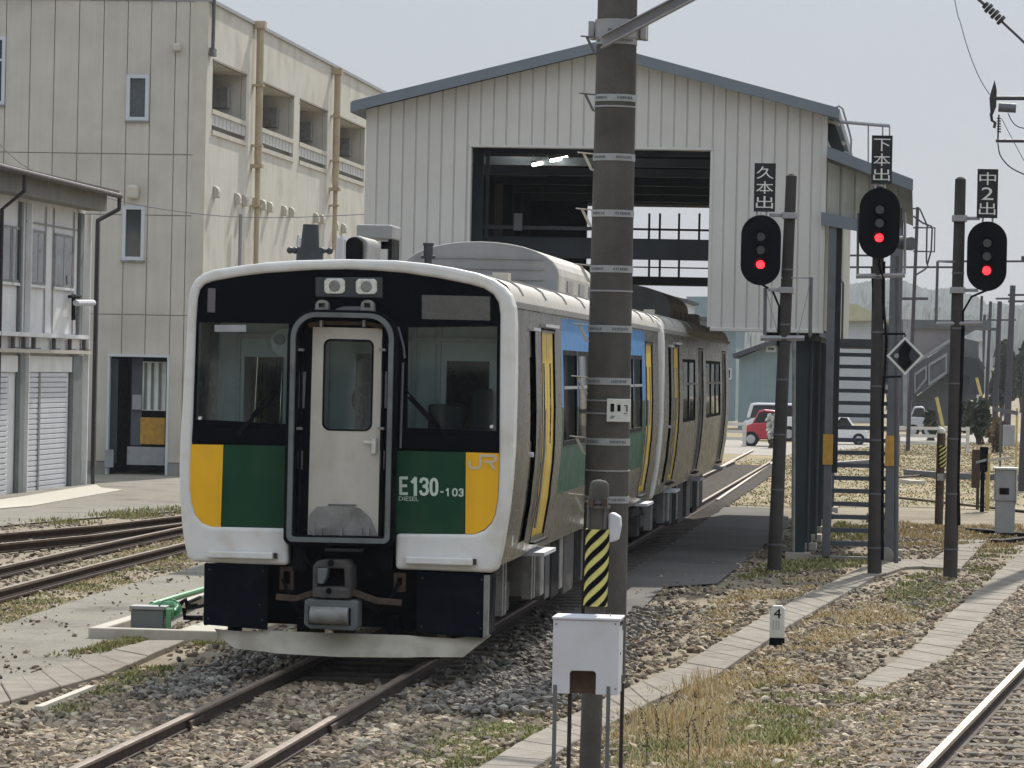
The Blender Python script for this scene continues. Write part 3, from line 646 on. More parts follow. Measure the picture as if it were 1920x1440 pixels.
def shutter(y0, y1, z0, z1):
    b = MB(); n = int((z1-z0)/.11)
    for k in range(n):
        za, zb_ = z0+(z1-z0)*k/n, z0+(z1-z0)*(k+1)/n; b.prism([(SP-.01, za), (SP+.03, za+.015), (SP+.03, zb_-.02), (SP-.01, zb_)], y0, y1)
    b.build('roller_shutter', K['shut'], shd)
zs1 = zat(697); shutter(S2(50, 800).y, S2(68, 800).y, GZ, zs1); shutter(S2(71, 800).y, S2(123, 800).y, GZ, zs1); shutter(S2(-20, 800).y, S2(12, 800).y, GZ, zs1)
bx(SP, SP+.05, S2(68, 800).y, S2(71, 800).y, GZ, zs1).build('shutter_rail', K['airb'], shd)
bx(SP, SP+.06, S2(48, 800).y, S2(142, 800).y, zs1, zat(666)).build('lintel_panel', K['shw'], shd); bx(SP, SP+.06, yL, S2(26, 800).y, zs1, zat(666)).build('lintel_panel', K['shw'], shd)
bx(SP, SP+.2, yL, YB, zat(660), zat(653)).build('ledge', K['concl'], shd); bx(SP, SP+.14, yL, YB-.1, zat(629), zat(621)).build('ledge', K['shw'], shd)
b = MB()
for px in (18, 38, 57, 95, 125, 152): yy = S2(px, 640).y; b = MB(); b.box(SP+.02, SP+.1, yy, yy+.1, zat(650), zat(630)); b.box(SP+.02, SP+.12, yy, yy+.5, zat(652), zat(650)); b.build('bracket', K['shroof'], shd)
for a_, c, t_, bt in ((-18, 20, 420, 525), (21, 37, 421, 526), (57, 83, 430, 530), (101, 136, 438, 537)):
    y0, y1 = S2(a_, 480).y, S2(c, 480).y; z1_, z0_ = zat(420), zat(527)
    f = MB().prism([(y0, z0_), (y1, z0_), (y1, z1_), (y0, z1_)], SP, SP+.022, holes=[[(y0+.1, z0_+.06), (y1-.1, z0_+.06), (y1-.1, z1_-.06), (y0+.1, z1_-.06)]], axis='x'); f.box(SP, SP+.018, (y0+y1)/2-.03, (y0+y1)/2+.03, z0_+.06, z1_-.06)
    f = f.build('window', K['airb'], shd); bx(SP+.005, SP+.015, y0+.1, y1-.1, z0_+.06, z1_-.06).build('pane', K['winglass'], f)
    bx(SP, SP+.05, y0-.05, y1+.05, z0_-.06, z0_-.002).build('sill', K['shw'], f)
b = MB()
for px in (52, 84, 99, 137): yy = S2(px, 500).y; b.box(SP, SP+.015, yy, yy+.05, zat(621), zc1)
b.box(SP, SP+.014, S2(50, 400).y, S2(150, 400).y, zat(408), zat(405)); b.build('panel_batten', K['airb'], shd)
dpz = z_e-.06
dy_ = W(178, 650, X=SP+.12).y
b = MB().tube([(SP+.78, ye-.15, dpz), (SP+.78, ye-.15, dpz-.3), (SP+.12, dy_, dpz-.55), (SP+.12, dy_, dpz-.7), (SP+.12, dy_, 2.9), (SP+.12, dy_, .15), (SP+.18, dy_-.2, GZ+.02)], .05, 8); b.build('downpipe', K['pipeb'], shd)
b = MB().tube([(SP+.78, W(46, 330, X=SP+.78).y, z_e-.05), (SP+.78, W(46, 330, X=SP+.78).y, z_e-.4), (SP+.1, W(4, 380, X=SP+.1).y, z_e-.75), (SP+.1, W(4, 380, X=SP+.1).y, GZ)], .045, 8); b.build('downpipe', K['pipeb'], shd)
b = MB().cyl(W(142, 568, X=SP+.3), W(175, 568, X=SP+.3), .07, n=8); b.build('lamp_arm', K['boxw'], shd); b = MB().tube([W(138, 552, X=SP+.1), W(138, 600, X=SP+.1)], .05, 6); b.tube([W(130, 556, X=SP+.1), W(150, 556, X=SP+.1)], .04, 6); b.build('lamp_bracket', K['mblack'], shd)
sheet('shed_step', [(-60, 945), (45, 930), (180, 908), (190, 914), (230, 918), (60, 948), (-60, 958)], GZ+.05, K['concl'], thick=.08)

# unseen building added behind the camera to give the railcar's windscreens a reflection
sb = thing('added_reflection_building', (-17, -14, GZ), 'pale unseen building with dark windows and posts, added to be mirrored in the windscreens', 'building')
bx(-34, 2, -14.3, -14, GZ, 7.5).build('wall', K['wframe'], sb)
for k in range(11):
    xx = -33+k*3.1; f = bx(xx, xx+2.1, -14, -13.96, .9, 2.6).build('window', K['winglass'], sb); bx(xx+1.0, xx+1.1, -13.96, -13.93, .9, 2.6).build('mullion', K['wframe'], f)
for k in range(12): bx(-33.6+k*3.1, -33.4+k*3.1, -12.2, -12, GZ, 3.6).build('post', K['shg'], sb)
bx(-34, 2, -14, -11, 3.6, 3.8).build('canopy', K['shroof'], sb)
# ================================================================== the train
def px2(px, py, Y=34.0):
    p = W(px, py, Y=Y); return (p.x-X0, p.z)
OUT = [(541,1060),(448,1057),(362,1053),(352,1045),(346,1020),(341,985),(337,930),(336,880),(338,820),(343,740),(348,660),(351,600),(353,560),(357,540),(366,524),(380,513),(400,506),(450,498),(500,492),(560,488),(650,486),(740,488),(800,494),(850,502),(895,512),(925,524),(945,538),(957,553),(964,575),(966,610),(966,700),(964,780),(962,840),(958,900),(952,955),(945,1000),(938,1040),(930,1070),(920,1074),(742,1067)]
INR = [(742,1000),(872,1001),(890,1001),(908,994),(920,982),(928,965),(933,935),(935,900),(936,850),(937,700),(938,590),(935,568),(925,552),(908,541),(880,533),(820,521),(760,512),(700,507),(650,505),(590,506),(500,512),(450,518),(400,527),(384,533),(375,543),(371,560),(368,600),(362,780),(360,832),(358,880),(358,920),(361,945),(368,966),(380,980),(396,986),(414,987),(541,990)]
# cross-section of the body, right half (u, z), bottom to ridge
PROF = [(1.36,.90),(1.385,1.05),(1.415,1.25),(1.44,1.41),(1.455,1.6),(1.47,1.75),(1.478,1.9),(1.48,2.1),(1.478,2.3),(1.468,2.6),(1.455,2.89),(1.45,3.05),(1.445,3.22),(1.442,3.27)]
ROOF = [(1.445,3.27),(1.43,3.36),(1.38,3.44),(1.30,3.49),(1.15,3.53),(.9,3.565),(.6,3.59),(.3,3.61),(0,3.62)]
def u_at(z):
    for (a, za), (c, zc_) in zip(PROF[:-1], PROF[1:]):
        if za <= z <= zc_: return a+(c-a)*(z-za)/(zc_-za)
    return PROF[0][0] if z < PROF[0][1] else PROF[-1][0]

def build_car(Y0, first, label):
    car = thing('railcar', (X0, Y0, -.08), label, 'train car')
    LEN = 19.6
    def P(name, b, m, parent=None, **kw): return b.build(name, m, parent or car, **kw)
    # ---- body shell with openings
    doors = [(2.8, 4.1), (9.35, 10.65), (17.05, 18.35)]
    wins = [(5.05, 6.65), (6.75, 8.35), (11.65, 13.15), (13.25, 14.75), (14.85, 16.35)]
    ybr = sorted({.28, 1.62, 2.22, 4.85, 16.9, LEN} | {v for d in doors for v in d} | {v for w in wins for v in w})
    zs = [z for _, z in PROF]
    for s in (-1, 1):
        b = MB()
        for ya, yb in zip(ybr[:-1], ybr[1:]):
            ym = (ya+yb)/2; isdoor = any(d[0] < ym < d[1] for d in doors) or 1.62 < ym < 2.22; iswin = any(w[0] < ym < w[1] for w in wins)
            n = max(1, int((yb-ya)/1.2))
            for za, zb in zip(zs[:-1], zs[1:]):
                zm = (za+zb)/2
                if isdoor and .98 < zm < 3.1: continue
                if iswin and 1.9 < zm < 2.89: continue
                mi = 0
                if first and 4.85 < ym < 16.9 and 1.41 < zm < 3.22: mi = 1 if zm > 2.3 else 2
                ua, ub = u_at(za)*s, u_at(zb)*s
                b.add([(X0+ua, Y0+ya, za), (X0+ua, Y0+yb, za), (X0+ub, Y0+yb, zb), (X0+ub, Y0+ya, zb)], [(0, 1, 2, 3)], mi)
        # fluting beads and rain gutter
        side = P('side_wall', b, [K['steel'], K['blue'], K['green2']], smooth=True, ang=25)
        g = MB().box(X0+s*1.44, X0+s*1.475, Y0+.3, Y0+LEN, 3.24, 3.285); g.box(X0+s*1.44, X0+s*1.448, Y0+.3, Y0+LEN, 3.285, 3.30); P('rain_gutter', g, K['airb'], side)
        for i, (ya, yb) in enumerate(doors):
            b = MB(); zz = [1.0, 1.2, 1.41, 1.6, 1.75, 1.95, 2.3, 2.75, 2.9, 3.07]
            for q0, q1 in ((ya+.03, (ya+yb)/2-.01), ((ya+yb)/2+.01, yb-.03)):
                for za, zb in zip(zz[:-1], zz[1:]):
                    for (c0_, c1_, gl) in ((q0, q0+.24, 0), (q0+.24, q1-.22, 1), (q1-.22, q1, 0)):
                        mi = 1 if gl and 1.9 < (za+zb)/2 < 2.8 else 0
                        ua, ub = (u_at(za)-.014)*s, (u_at(zb)-.014)*s
                        b.add([(X0+ua, Y0+c0_, za), (X0+ua, Y0+c1_, za), (X0+ub, Y0+c1_, zb), (X0+ub, Y0+c0_, zb)], [(0, 1, 2, 3)], mi)
            b.mi = 2
            P('door', b, [K['dooryel'] if (first or i == 0) else K['rub'], K['glassd'], K['mblack']])
            b = MB()
            for yy in (ya, yb):
                for za, zb in zip(zz[:-1], zz[1:]):
                    b.add([(X0+(u_at(za)+.006)*s, Y0+yy, za), (X0+(u_at(zb)+.006)*s, Y0+yy, zb), (X0+(u_at(zb)-.1)*s, Y0+yy, zb), (X0+(u_at(za)-.1)*s, Y0+yy, za)], [(0, 1, 2, 3)])
            b.box(X0+s*1.35, X0+s*1.43, Y0+ya, Y0+yb, .985, 1.005); b.box(X0+s*1.36, X0+s*1.46, Y0+ya-.05, Y0+yb+.05, 3.07, 3.09)
            P('door_jamb', b, K['mblack'])
            b = MB().box(X0+s*1.30, X0+s*1.52, Y0+ya+.05, Y0+yb-.05, .87, .905); P('door_step', b, K['boxw'])
            b = MB(); b.tube([(X0+s*(u_at(z)+.035), Y0+ya-.1, z) for z in (1.15, 1.5, 1.9, 2.3)], .014, 6); P('grab_rail', b, K['galv'])
        # cab side door
        b = MB()
        for za, zb in zip([1.0, 1.41, 1.75, 2.0, 2.8, 3.06][:-1], [1.0, 1.41, 1.75, 2.0, 2.8, 3.06][1:]):
            ua, ub = (u_at(za)-.04)*s, (u_at(zb)-.04)*s
            b.add([(X0+ua, Y0+1.62, za), (X0+ua, Y0+2.22, za), (X0+ub, Y0+2.22, zb), (X0+ub, Y0+1.62, zb)], [(0, 1, 2, 3)], 1 if zb == 2.8 else 0)
        cd = P('cab_door', b, [K['steel'], K['glassf']]); P('handle', MB().box(X0+s*1.44, X0+s*1.5, Y0+1.7, Y0+1.82, 1.86, 1.9), K['boxw'], cd)
        b = MB().box(X0+s*1.43, X0+s*1.5, Y0+1.58, Y0+2.26, 3.05, 3.08); b.box(X0+s*1.43, X0+s*1.5, Y0+2.75, Y0+4.15, 3.1, 3.13); P('drip_rail', b, K['boxw'], side)
        for (ya, yb) in wins:
            b = MB(); f = .05
            for (c0_, c1_, za, zb) in ((ya, yb, 2.84, 2.89), (ya, yb, 1.9, 1.95), (ya, ya+f, 1.95, 2.84), (yb-f, yb, 1.95, 2.84)):
                for o in (.004,): b.add([(X0+s*(u_at(za)+o), Y0+c0_, za), (X0+s*(u_at(za)+o), Y0+c1_, za), (X0+s*(u_at(zb)+o), Y0+c1_, zb), (X0+s*(u_at(zb)+o), Y0+c0_, zb), (X0+s*(u_at(za)-.05), Y0+c0_, za), (X0+s*(u_at(za)-.05), Y0+c1_, za), (X0+s*(u_at(zb)-.05), Y0+c1_, zb), (X0+s*(u_at(zb)-.05), Y0+c0_, zb)], [(0, 1, 2, 3), (4, 5, 6, 7), (0, 1, 5, 4), (3, 2, 6, 7), (0, 3, 7, 4), (1, 2, 6, 5)])
            w = P('window', b, K['mblack'])
            b = MB(); b.add([(X0+s*(u_at(1.95)-.009), Y0+ya+f, 1.95), (X0+s*(u_at(1.95)-.009), Y0+yb-f, 1.95), (X0+s*(u_at(2.84)-.009), Y0+yb-f, 2.84), (X0+s*(u_at(2.84)-.009), Y0+ya+f, 2.84)], [(0, 1, 2, 3)]); P('pane', b, K['glassd'], w)
            if s == 1:
                b = MB(); b.obox((X0+s*(u_at(2.5)-.005), Y0+ya+f, 2.5), (X0+s*(u_at(2.5)-.005), Y0+yb-f, 2.5), .02, .03); P('window_bar', b, K['galv'], w)
    # ---- roof
    b = MB(); R = ROOF+[(-u, z) for u, z in ROOF[-2::-1]]
    for (ua, za), (ub, zb) in zip(R[:-1], R[1:]): b.add([(X0+ua, Y0+.26, za), (X0+ua, Y0+LEN, za), (X0+ub, Y0+LEN, zb), (X0+ub, Y0+.26, zb)], [(0, 1, 2, 3)])
    P('roof', b, K['roofm'], smooth=True, ang=60)
    b = MB()
    for k in range(9):
        yy = Y0+1.2+k*2.2
        b = MB()
        for (ua, za), (ub, zb) in zip(R[1:-2], R[2:-1]): b.obox((X0+ua, yy, za+.004), (X0+ub, yy, zb+.004), .03, .01, up=(0, 1, 0))
        P('roof_seam', b, K['roofm'])
    # air conditioner hump
    H = [(-.93, 3.53), (-.93, 3.78)]+[(.93*math.sin(t), 3.74+.42*math.cos(t)**.8) for t in np.linspace(-1.35, 1.35, 15)]+[(.93, 3.78), (.93, 3.53)]
    b = MB(); b.prism([(X0+u, z) for u, z in H], Y0+10.05, Y0+15.0); ac = P('air_conditioner', b, K['roofm'], bevel=.015)
    H2 = [(u*.985, 3.53+(z-3.53)*.985) for u, z in H]; b = MB().prism([(X0+u, z) for u, z in H2], Y0+10.02, Y0+10.045)
    for z in (3.72, 3.84, 3.96): b.box(X0-.75, X0+.75, Y0+10.0, Y0+10.02, z, z+.012)
    P('end_panel', b, K['acm'], ac)
    b = MB()
    for yy in (11.0, 12.6, 14.0): P('side_grille', MB().box(X0+.93, X0+.945, Y0+yy, Y0+yy+.7, 3.6, 3.74), K['acm'], ac)
    bx_ = MB().box(X0+1.05, X0+1.2, Y0+2.0, Y0+2.25, 3.52, 3.6); P('roof_bracket', bx_, K['concl'])
    P('roof_vent', MB().box(X0+.5, X0+1.05, Y0+15.6, Y0+16.6, 3.55, 3.75), K['airb'], bevel=.03)
    # ---- floor, ends, cab and saloon inside
    P('floor', MB().box(X0-1.34, X0+1.34, Y0+.3, Y0+LEN, .93, 1.05), K['mblack'])
    b = MB().prism([(X0+u, z) for u, z in PROF]+[(X0+u, z) for u, z in ROOF]+[(X0-u, z) for u, z in ROOF[-2::-1]]+[(X0-u, z) for u, z in PROF[::-1]], Y0+LEN-.02, Y0+LEN); P('rear_wall', b, K['steel'])
    b = MB()
    hl = [[(X0+a, .0) for a in (0,)]]
    b.prism([(X0-1.4, 1.05), (X0+1.4, 1.05), (X0+1.38, 3.3), (X0-1.38, 3.3)], Y0+1.02, Y0+1.06, holes=[[(X0-1.15, 1.8), (X0-.78, 1.8), (X0-.78, 2.75), (X0-1.15, 2.75)], [(X0-.6, 1.8), (X0-.42, 1.8), (X0-.42, 2.75), (X0-.6, 2.75)], [(X0-.1, 1.1), (X0+.35, 1.1), (X0+.35, 2.8), (X0-.1, 2.8)], [(X0+.75, 1.8), (X0+1.15, 1.8), (X0+1.15, 2.75), (X0+.75, 2.75)]])
    P('cab_partition', b, K['cabin'])
    if first:
        b = MB()
        for x in (-1.2, -.70, -.36, .45, .68): b.box(X0+x-.02, X0+x+.02, Y0+.96, Y0+1.02, 1.3, 3.1)
        b.box(X0-1.2, X0+1.2, Y0+.92, Y0+.96, 2.92, 2.96)
        P('cab_pillar', b, K['letw'])
        b = MB().box(X0-1.3, X0-.5, Y0+.35, Y0+.8, 1.05, 1.88); b.box(X0+.52, X0+1.3, Y0+.35, Y0+.85, 1.05, 2.0); P('driver_desk', b, K['cabdk'], bevel=.03)
        b = MB(); b.box(X0+.62, X0+.95, Y0+.75, Y0+.85, 1.4, 2.35); b.box(X0+1.0, X0+1.2, Y0+.9, Y0+.95, 2.0, 2.5); P('driver_seat', b, K['cabdk'], bevel=.05)
        b = MB(); b.tube([(X0-1.25, Y0+.5, 2.07), (X0-.5, Y0+.5, 2.07)], .012, 6); b.tube([(X0-1.25, Y0+.5, 1.85), (X0-1.25, Y0+.5, 2.55)], .012, 6); b.tube([(X0-1.2, Y0+.5, 1.92), (X0-.55, Y0+.5, 1.9)], .012, 6); P('cab_rail', b, K['letw'])
        x, z = px2(520, 642); b = MB().cyl((X0+x, Y0+.42, z), (X0+x, Y0+.46, z), .13, n=24); fan = P('cab_fan', b, K['lampg']); P('fan_hub', MB().cyl((X0+x-.05, Y0+.38, z+.03), (X0+x-.05, Y0+.42, z+.03), .05, n=14), K['airb'], fan)
        x, z = px2(668, 752); b = MB(); b.tube([(X0+x+.14*math.cos(t), Y0+.8, z+.16*math.sin(t)) for t in np.linspace(0, 2*math.pi, 25)], .022, 6); b.tube([(X0+x, Y0+.8, z-.5), (X0+x, Y0+.8, z)], .05, 8)
        for t in (.5, 2.6, 4.7): b.obox((X0+x, Y0+.8, z), (X0+x+.14*math.cos(t), Y0+.8, z+.16*math.sin(t)), .03, .02)
        b.box(X0+x-.12, X0+x+.2, Y0+.82, Y0+1.0, 1.05, z-.14); P('hand_brake_wheel', b, K['cabdk'])
        b = MB().box(X0-1.3, X0+1.3, Y0+.32, Y0+1.02, 3.22, 3.24); P('cab_ceiling', b, K['cabin']); P('cab_floor', MB().box(X0-1.3, X0+1.3, Y0+.32, Y0+1.0, 1.052, 1.07), K['airb'])
    for s in (-1, 1):
        b = MB().box(X0+s*.95, X0+s*1.38, Y0+5, Y0+9.2, 1.45, 1.52); b.box(X0+s*1.3, X0+s*1.4, Y0+5, Y0+9.2, 1.52, 1.85); b.box(X0+s*.95, X0+s*1.38, Y0+11, Y0+16.8, 1.45, 1.52); b.box(X0+s*1.3, X0+s*1.4, Y0+11, Y0+16.8, 1.52, 1.85); P('bench_seat', b, K['green2'])
    # ---- front
    yf = Y0
    def pp(l): return [(X0+a, c) for a, c in (px2(*q) for q in l)]
    b = MB().prism(pp(OUT+INR), yf-.02, yf+.3); P('front_surround', b, K['white'], bevel=.035, seg=3)
    win_l = [(372,604),(541,607),(538,795),(366,786)]; win_r = [(765,614),(932,612),(930,808),(763,802)]
    gang = [(553,1000),(556,640),(563,612),(580,596),(600,590),(700,590),(722,598),(736,614),(742,640),(741,1000)]
    mask = [(541,836),(358,832)]+[q for q in INR[::-1] if q[1] < 832][::-1][0:0]
    up = [q for q in INR if q[1] < 840]   # right side up, over, left side down
    mask = [(359, 840), (541, 842), (742, 850), (938, 853)] + up
    b = MB().prism(pp(mask), yf+.01, yf+.05, holes=[pp(win_l), pp(win_r), pp([(585,612),(717,614),(712,810),(583,806)])])
    P('windscreen_mask', b, K['black'])
    lowm = [(541,990),(414,988),(356,990),(350,834),(541,836),(742,845),(944,850),(940,1003),(872,1003),(742,1002)]
    b = MB().prism(pp(lowm), yf+.06, yf+.1); P('front_backing', b, K['mblack'])
    if not first:
        for wn in (win_l, win_r): P('windscreen', MB().prism(pp(wn), yf+.02, yf+.026), K['glassd'])
        under(car, Y0, P, first); return car
    for wn in (win_l, win_r):
        q = MB(); pr = pp(wn); q.prism(pr, yf+.02, yf+.026); P('windscreen', q, K['glassf'])
    # coloured panels
    P('yellow_panel', MB().prism(pp([(359,833),(419,834),(414,988),(396,987),(380,981),(368,967),(361,946),(357,920),(357,880)]), yf-.006, yf+.06), K['yellow'])
    P('green_panel', MB().prism(pp([(420.5,834),(541,836),(541,990),(415.5,988)]), yf-.003, yf+.06), K['green'])
    P('green_panel', MB().prism(pp([(744,845),(872,848),(871,1001),(742,999)]), yf-.003, yf+.06), K['green'])
    P('yellow_panel', MB().prism(pp([(873.5,848),(936,850),(935,900),(933,935),(928,965),(920,981),(908,993),(890,1001),(872.5,1001)]), yf-.006, yf+.06), K['yellow'])
    # lettering
    def txt(s_, l, t_, r_, b_, m, dep=.008):
        c0_, c1_ = px2(l, (t_+b_)/2), px2(r_, (t_+b_)/2); z1_, z0_ = px2((l+r_)/2, t_)[1], px2((l+r_)/2, b_)[1]
        return P('lettering', text_mb(s_, c1_[0]-c0_[0], z1_-z0_, (X0+(c0_[0]+c1_[0])/2, yf-.003, (z0_+z1_)/2), dep), m)
    GL = {'E': [[(1,0),(0,0),(0,1),(1,1)],[(0,.5),(.88,.5)]], '1': [[(.1,.24),(.55,.02),(.55,1)]], '3': [[(.02,.2),(.15,.05),(.45,0),(.85,.06),(.98,.24),(.85,.42),(.45,.48)],[(.45,.48),(.88,.56),(1,.76),(.85,.94),(.5,1),(.15,.95),(0,.8)]], '0': [[(.5,0),(.85,.08),(1,.28),(1,.72),(.85,.92),(.5,1),(.15,.92),(0,.72),(0,.28),(.15,.08),(.5,0)]]}
    def strokes(ch, l, t_, r_, b_, w):
        b = MB(); lift = [0]
        for ln in GL[ch]:
            q = [W(l+(r_-l)*u+0, t_+(b_-t_)*v, Y=34) for u, v in ln]; q = [Vector((v.x, yf-.012, v.z)) for v in q]
            for a_, c in zip(q[:-1], q[1:]):
                lift[0] += .0005; a_ = a_-Vector((0, lift[0], 0)); c = c-Vector((0, lift[0], 0))
                d = (c-a_).normalized(); n_ = Vector((-d.z, 0, d.x)); e = .3*w
                a2, c2 = a_-d*(e if ch != '0' else w*.1), c+d*(e if ch != '0' else w*.1)
                b.add([a2+n_*w/2, c2+n_*w/2, c2-n_*w/2, a2-n_*w/2], [(0, 1, 2, 3)])
        return P('lettering', b, K['letg'])
    strokes('E', 751.5, 896, 763.5, 925.5, .026); strokes('1', 772, 896, 785, 928, .03); strokes('3', 789, 897.5, 802, 927, .026); strokes('0', 808.5, 898, 819.5, 928, .026)
    strokes('1', 836.5, 916, 843.5, 929.5, .014); strokes('0', 849.5, 916.5, 857, 929.5, .014); strokes('3', 861.5, 917, 868.5, 930, .014)
    txt('-', 826, 921, 832, 923.5, K['letg']); txt('DIESEL', 748, 931, 785, 939, K['letg'])
    # square-cut operator monogram
    b = MB(); J = [(879,866),(879,872),(883,878),(898,879),(905,873),(905,861),(925,861),(928,864),(927,868),(922,870),(914,870),(911,867),(911,863),(930,857),(932,866),(926,872),(930,880),(925,880),(917,872)]
    mono = 0
    def ms(l): return [Vector((X0+px2(*q)[0], yf-.012, px2(*q)[1])) for q in l]
    for l in ([(881,866),(881,874),(885,877.5),(897,877.5),(901,873),(901,853)], [(901,854.5),(926,854.5),(930,858.5),(930,862),(925,866),(911,866)], [(917,866),(928,879)]):
        q = ms(l)
        for a_, c in zip(q[:-1], q[1:]):
            mono += .0006; d = (c-a_).normalized(); n_ = Vector((-d.z, 0, d.x))*.0115; o_ = Vector((0, mono, 0)); e = d*.009
            b.add([a_-e+n_-o_, c+e+n_-o_, c+e-n_-o_, a_-e-n_-o_], [(0, 1, 2, 3)])
    P('monogram', b, K['lets'])
    # lamp panel, lamps, destination screen, markers
    b = MB().prism(pp([(592,520),(718,520),(718,559),(592,557)]), yf-.025, yf+.02); lp = P('lamp_panel', b, K['greyp'], bevel=.01)
    for a_, t_, r_, d_ in ((609, 522, 648, 551), (668, 523, 708, 552)):
        c = pp([(a_+5,t_),(r_-5,t_),(r_,t_+5),(r_,d_-5),(r_-5,d_),(a_+5,d_),(a_,d_-5),(a_,t_+5)]); hl_ = P('headlight', MB().prism(c, yf-.04, yf-.02), K['lampg'], lp, bevel=.008)
        cx_ = X0+px2((a_+r_)/2, 537)[0]; cz_ = px2(0, (t_+d_)/2)[1]-.0; cz_ = px2((a_+r_)/2, (t_+d_)/2)[1]
        P('reflector', MB().cyl((cx_, yf-.046, cz_), (cx_, yf-.038, cz_), .045, .055, n=18), K['airb'], lp)
    P('destination_screen', MB().prism(pp([(791,553),(919,556),(919,601),(791,598)]), yf-.004, yf+.02), K['dest'])
    P('marker_panel', MB().prism(pp([(390,540),(404,541),(403,586),(389,585)]), yf-.004, yf+.02), K['lav'])
    P('window_sticker', MB().prism(pp([(402,609),(461,609),(461,622),(402,622)]), yf+.01, yf+.018), K['cabg'])
    for px, py in ((375, 784), (922, 800)): c = pp([(px, py)])[0]; P('washer_nozzle', MB().cyl((c[0], yf-.02, c[1]), (c[0], yf+.02, c[1]), .016, n=10), K['letw'])
    for l in ([(449,812),(482,775),(515,735)], [(842,823),(815,795),(768,744)]):
        q = ms(l); b = MB()
        for a_, c in zip(q[:-1], q[1:]): b.obox(a_+Vector((0, -.03, 0)), c+Vector((0, -.02, 0)), .012, .03)
        for dz in (.03, -.02): b.obox(q[1]+Vector((0, -.03, dz))+(q[0]-q[1])*.3, q[2]+Vector((0, -.03, dz))+(q[2]-q[1])*.15, .01, .012)
        b.cyl(q[0]+Vector((0, -.05, 0)), q[0]+Vector((0, .02, 0)), .022, n=10); P('wiper', b, K['mblack'])
    b = MB().prism(pp([(362,803),(540,806),(540,832),(360,829)]), yf-.008, yf+.02); P('wiper_cowl', b, K['greyp'] if False else K['black'], bevel=.006)
    b = MB().prism(pp([(748,815),(935,820),(935,846),(748,842)]), yf-.008, yf+.02); P('wiper_cowl', b, K['black'], bevel=.006)
    # ---- gangway
    def rr(l, t_, r_, bt, rad, n=6):
        """rounded rectangle in px"""
        out = []
        for (cx_, cy_, a0) in ((l+rad, t_+rad, 180), (r_-rad, t_+rad, 270), (r_-rad, bt-rad, 0), (l+rad, bt-rad, 90)):
            for k in range(n+1): a = math.radians(a0+90*k/n); out.append((cx_+rad*math.cos(a), cy_+rad*math.sin(a)))
        return [(x+ (900-y)*.0215*1.0, y+(x-650)*.0215) for x, y in out]
    def rrk(l, t_, r_, bt, rt, rb, n=7):
        out = []
        for (cx_, cy_, a0, rad) in ((l+rt, t_+rt, 180, rt), (r_-rt, t_+rt, 270, rt), (r_-rb, bt-rb, 0, rb), (l+rb, bt-rb, 90, rb)):
            for k in range(n+1): a = math.radians(a0+90*k/n); out.append((cx_+rad*math.cos(a), cy_+rad*math.sin(a)))
        return [(x+(800-y)*.0215, y+(x-648)*.0215) for x, y in out]
    o1, i1 = rrk(541,582,746,1022,52,14), rrk(549,589,739,1014,46,11)
    b = MB().prism(pp(o1), yf-.16, yf+.06, holes=[pp(i1)]); gw = P('gangway_frame', b, K['mblack'], bevel=.01)
    b = MB().prism(pp(rrk(548,587,740,1016,47,12)), yf-.2, yf-.15, holes=[pp(rrk(557,596,731,1007,39,6))]); P('buffer_ring', b, K['rub'], gw, bevel=.014, seg=3)
    # recess walls
    b = MB()
    b.prism(pp(rrk(557,596,731,1007,39,6)), yf-.14, yf+.05, holes=[pp(rrk(560,599,728,1004,37,5))]); P('recess_lining', b, K['mblack'], gw)
    b = MB().prism(pp([(556,600),(740,602),(738,1008),(552,1004)]), yf+.035, yf+.045, holes=[pp([(605,640),(697,642),(694,806),(602,804)])]); P('recess_back', b, K['mblack'], gw)
    # door in the gangway
    dr = [(587,613),(717,616),(709,1006),(577,1003)]
    hole = rrk(606,638,696,806,12,14); hole = [(x, y) for x, y in hole]
    b = MB().prism(pp(dr), yf-.01, yf+.03, holes=[pp(hole)]); gd = P('gangway_door', b, K['steelp'])
    P('pane', MB().prism(pp(rrk(605,637,697,807,12,14)), yf+.012, yf+.018), K['glassf'], gd)
    b = MB().prism(pp(rrk(604,636,698,808,13,15)), yf-.014, yf-.004, holes=[pp(rrk(607,639,695,805,11,13))]); P('window_seal', b, K['mblack'], gd)
    c = ms([(684,828),(704,829),(703,822),(702,850)]); b = MB(); b.obox(c[0]+Vector((0, -.03, 0)), c[1]+Vector((0, -.03, 0)), .02, .025); b.obox(c[2]+Vector((0, -.02, 0)), c[3]+Vector((0, -.02, 0)), .03, .045, up=(0, 1, 0)); b.obox(c[2]+Vector((0, -.02, 0)), c[3]+Vector((0, -.02, 0)), .045, .02, up=(0, 1, 0)); P('handle', b, K['letw'], gd)
    b = MB().obox(*[v+Vector((0, -.01, 0)) for v in ms([(616,946),(668,947)])], .02, .012); P('kick_slot', b, K['rub'], gd)
    bow = [(579,1003),(581,965),(595,950),(640,948),(675,953),(695,972),(708,1004)]
    b = MB().prism(pp(bow), yf-.03, yf-.012); P('tread_plate', b, K['airb'], gd)
    b = MB()
    for px in (590, 603, 641, 678, 692): q = ms([(px, 990), (px+1, 1004)]); P('plate_hinge', MB().box(q[0].x-.012, q[0].x+.012, yf-.06, yf-.03, q[1].z, q[0].z), K['airb'], gd)
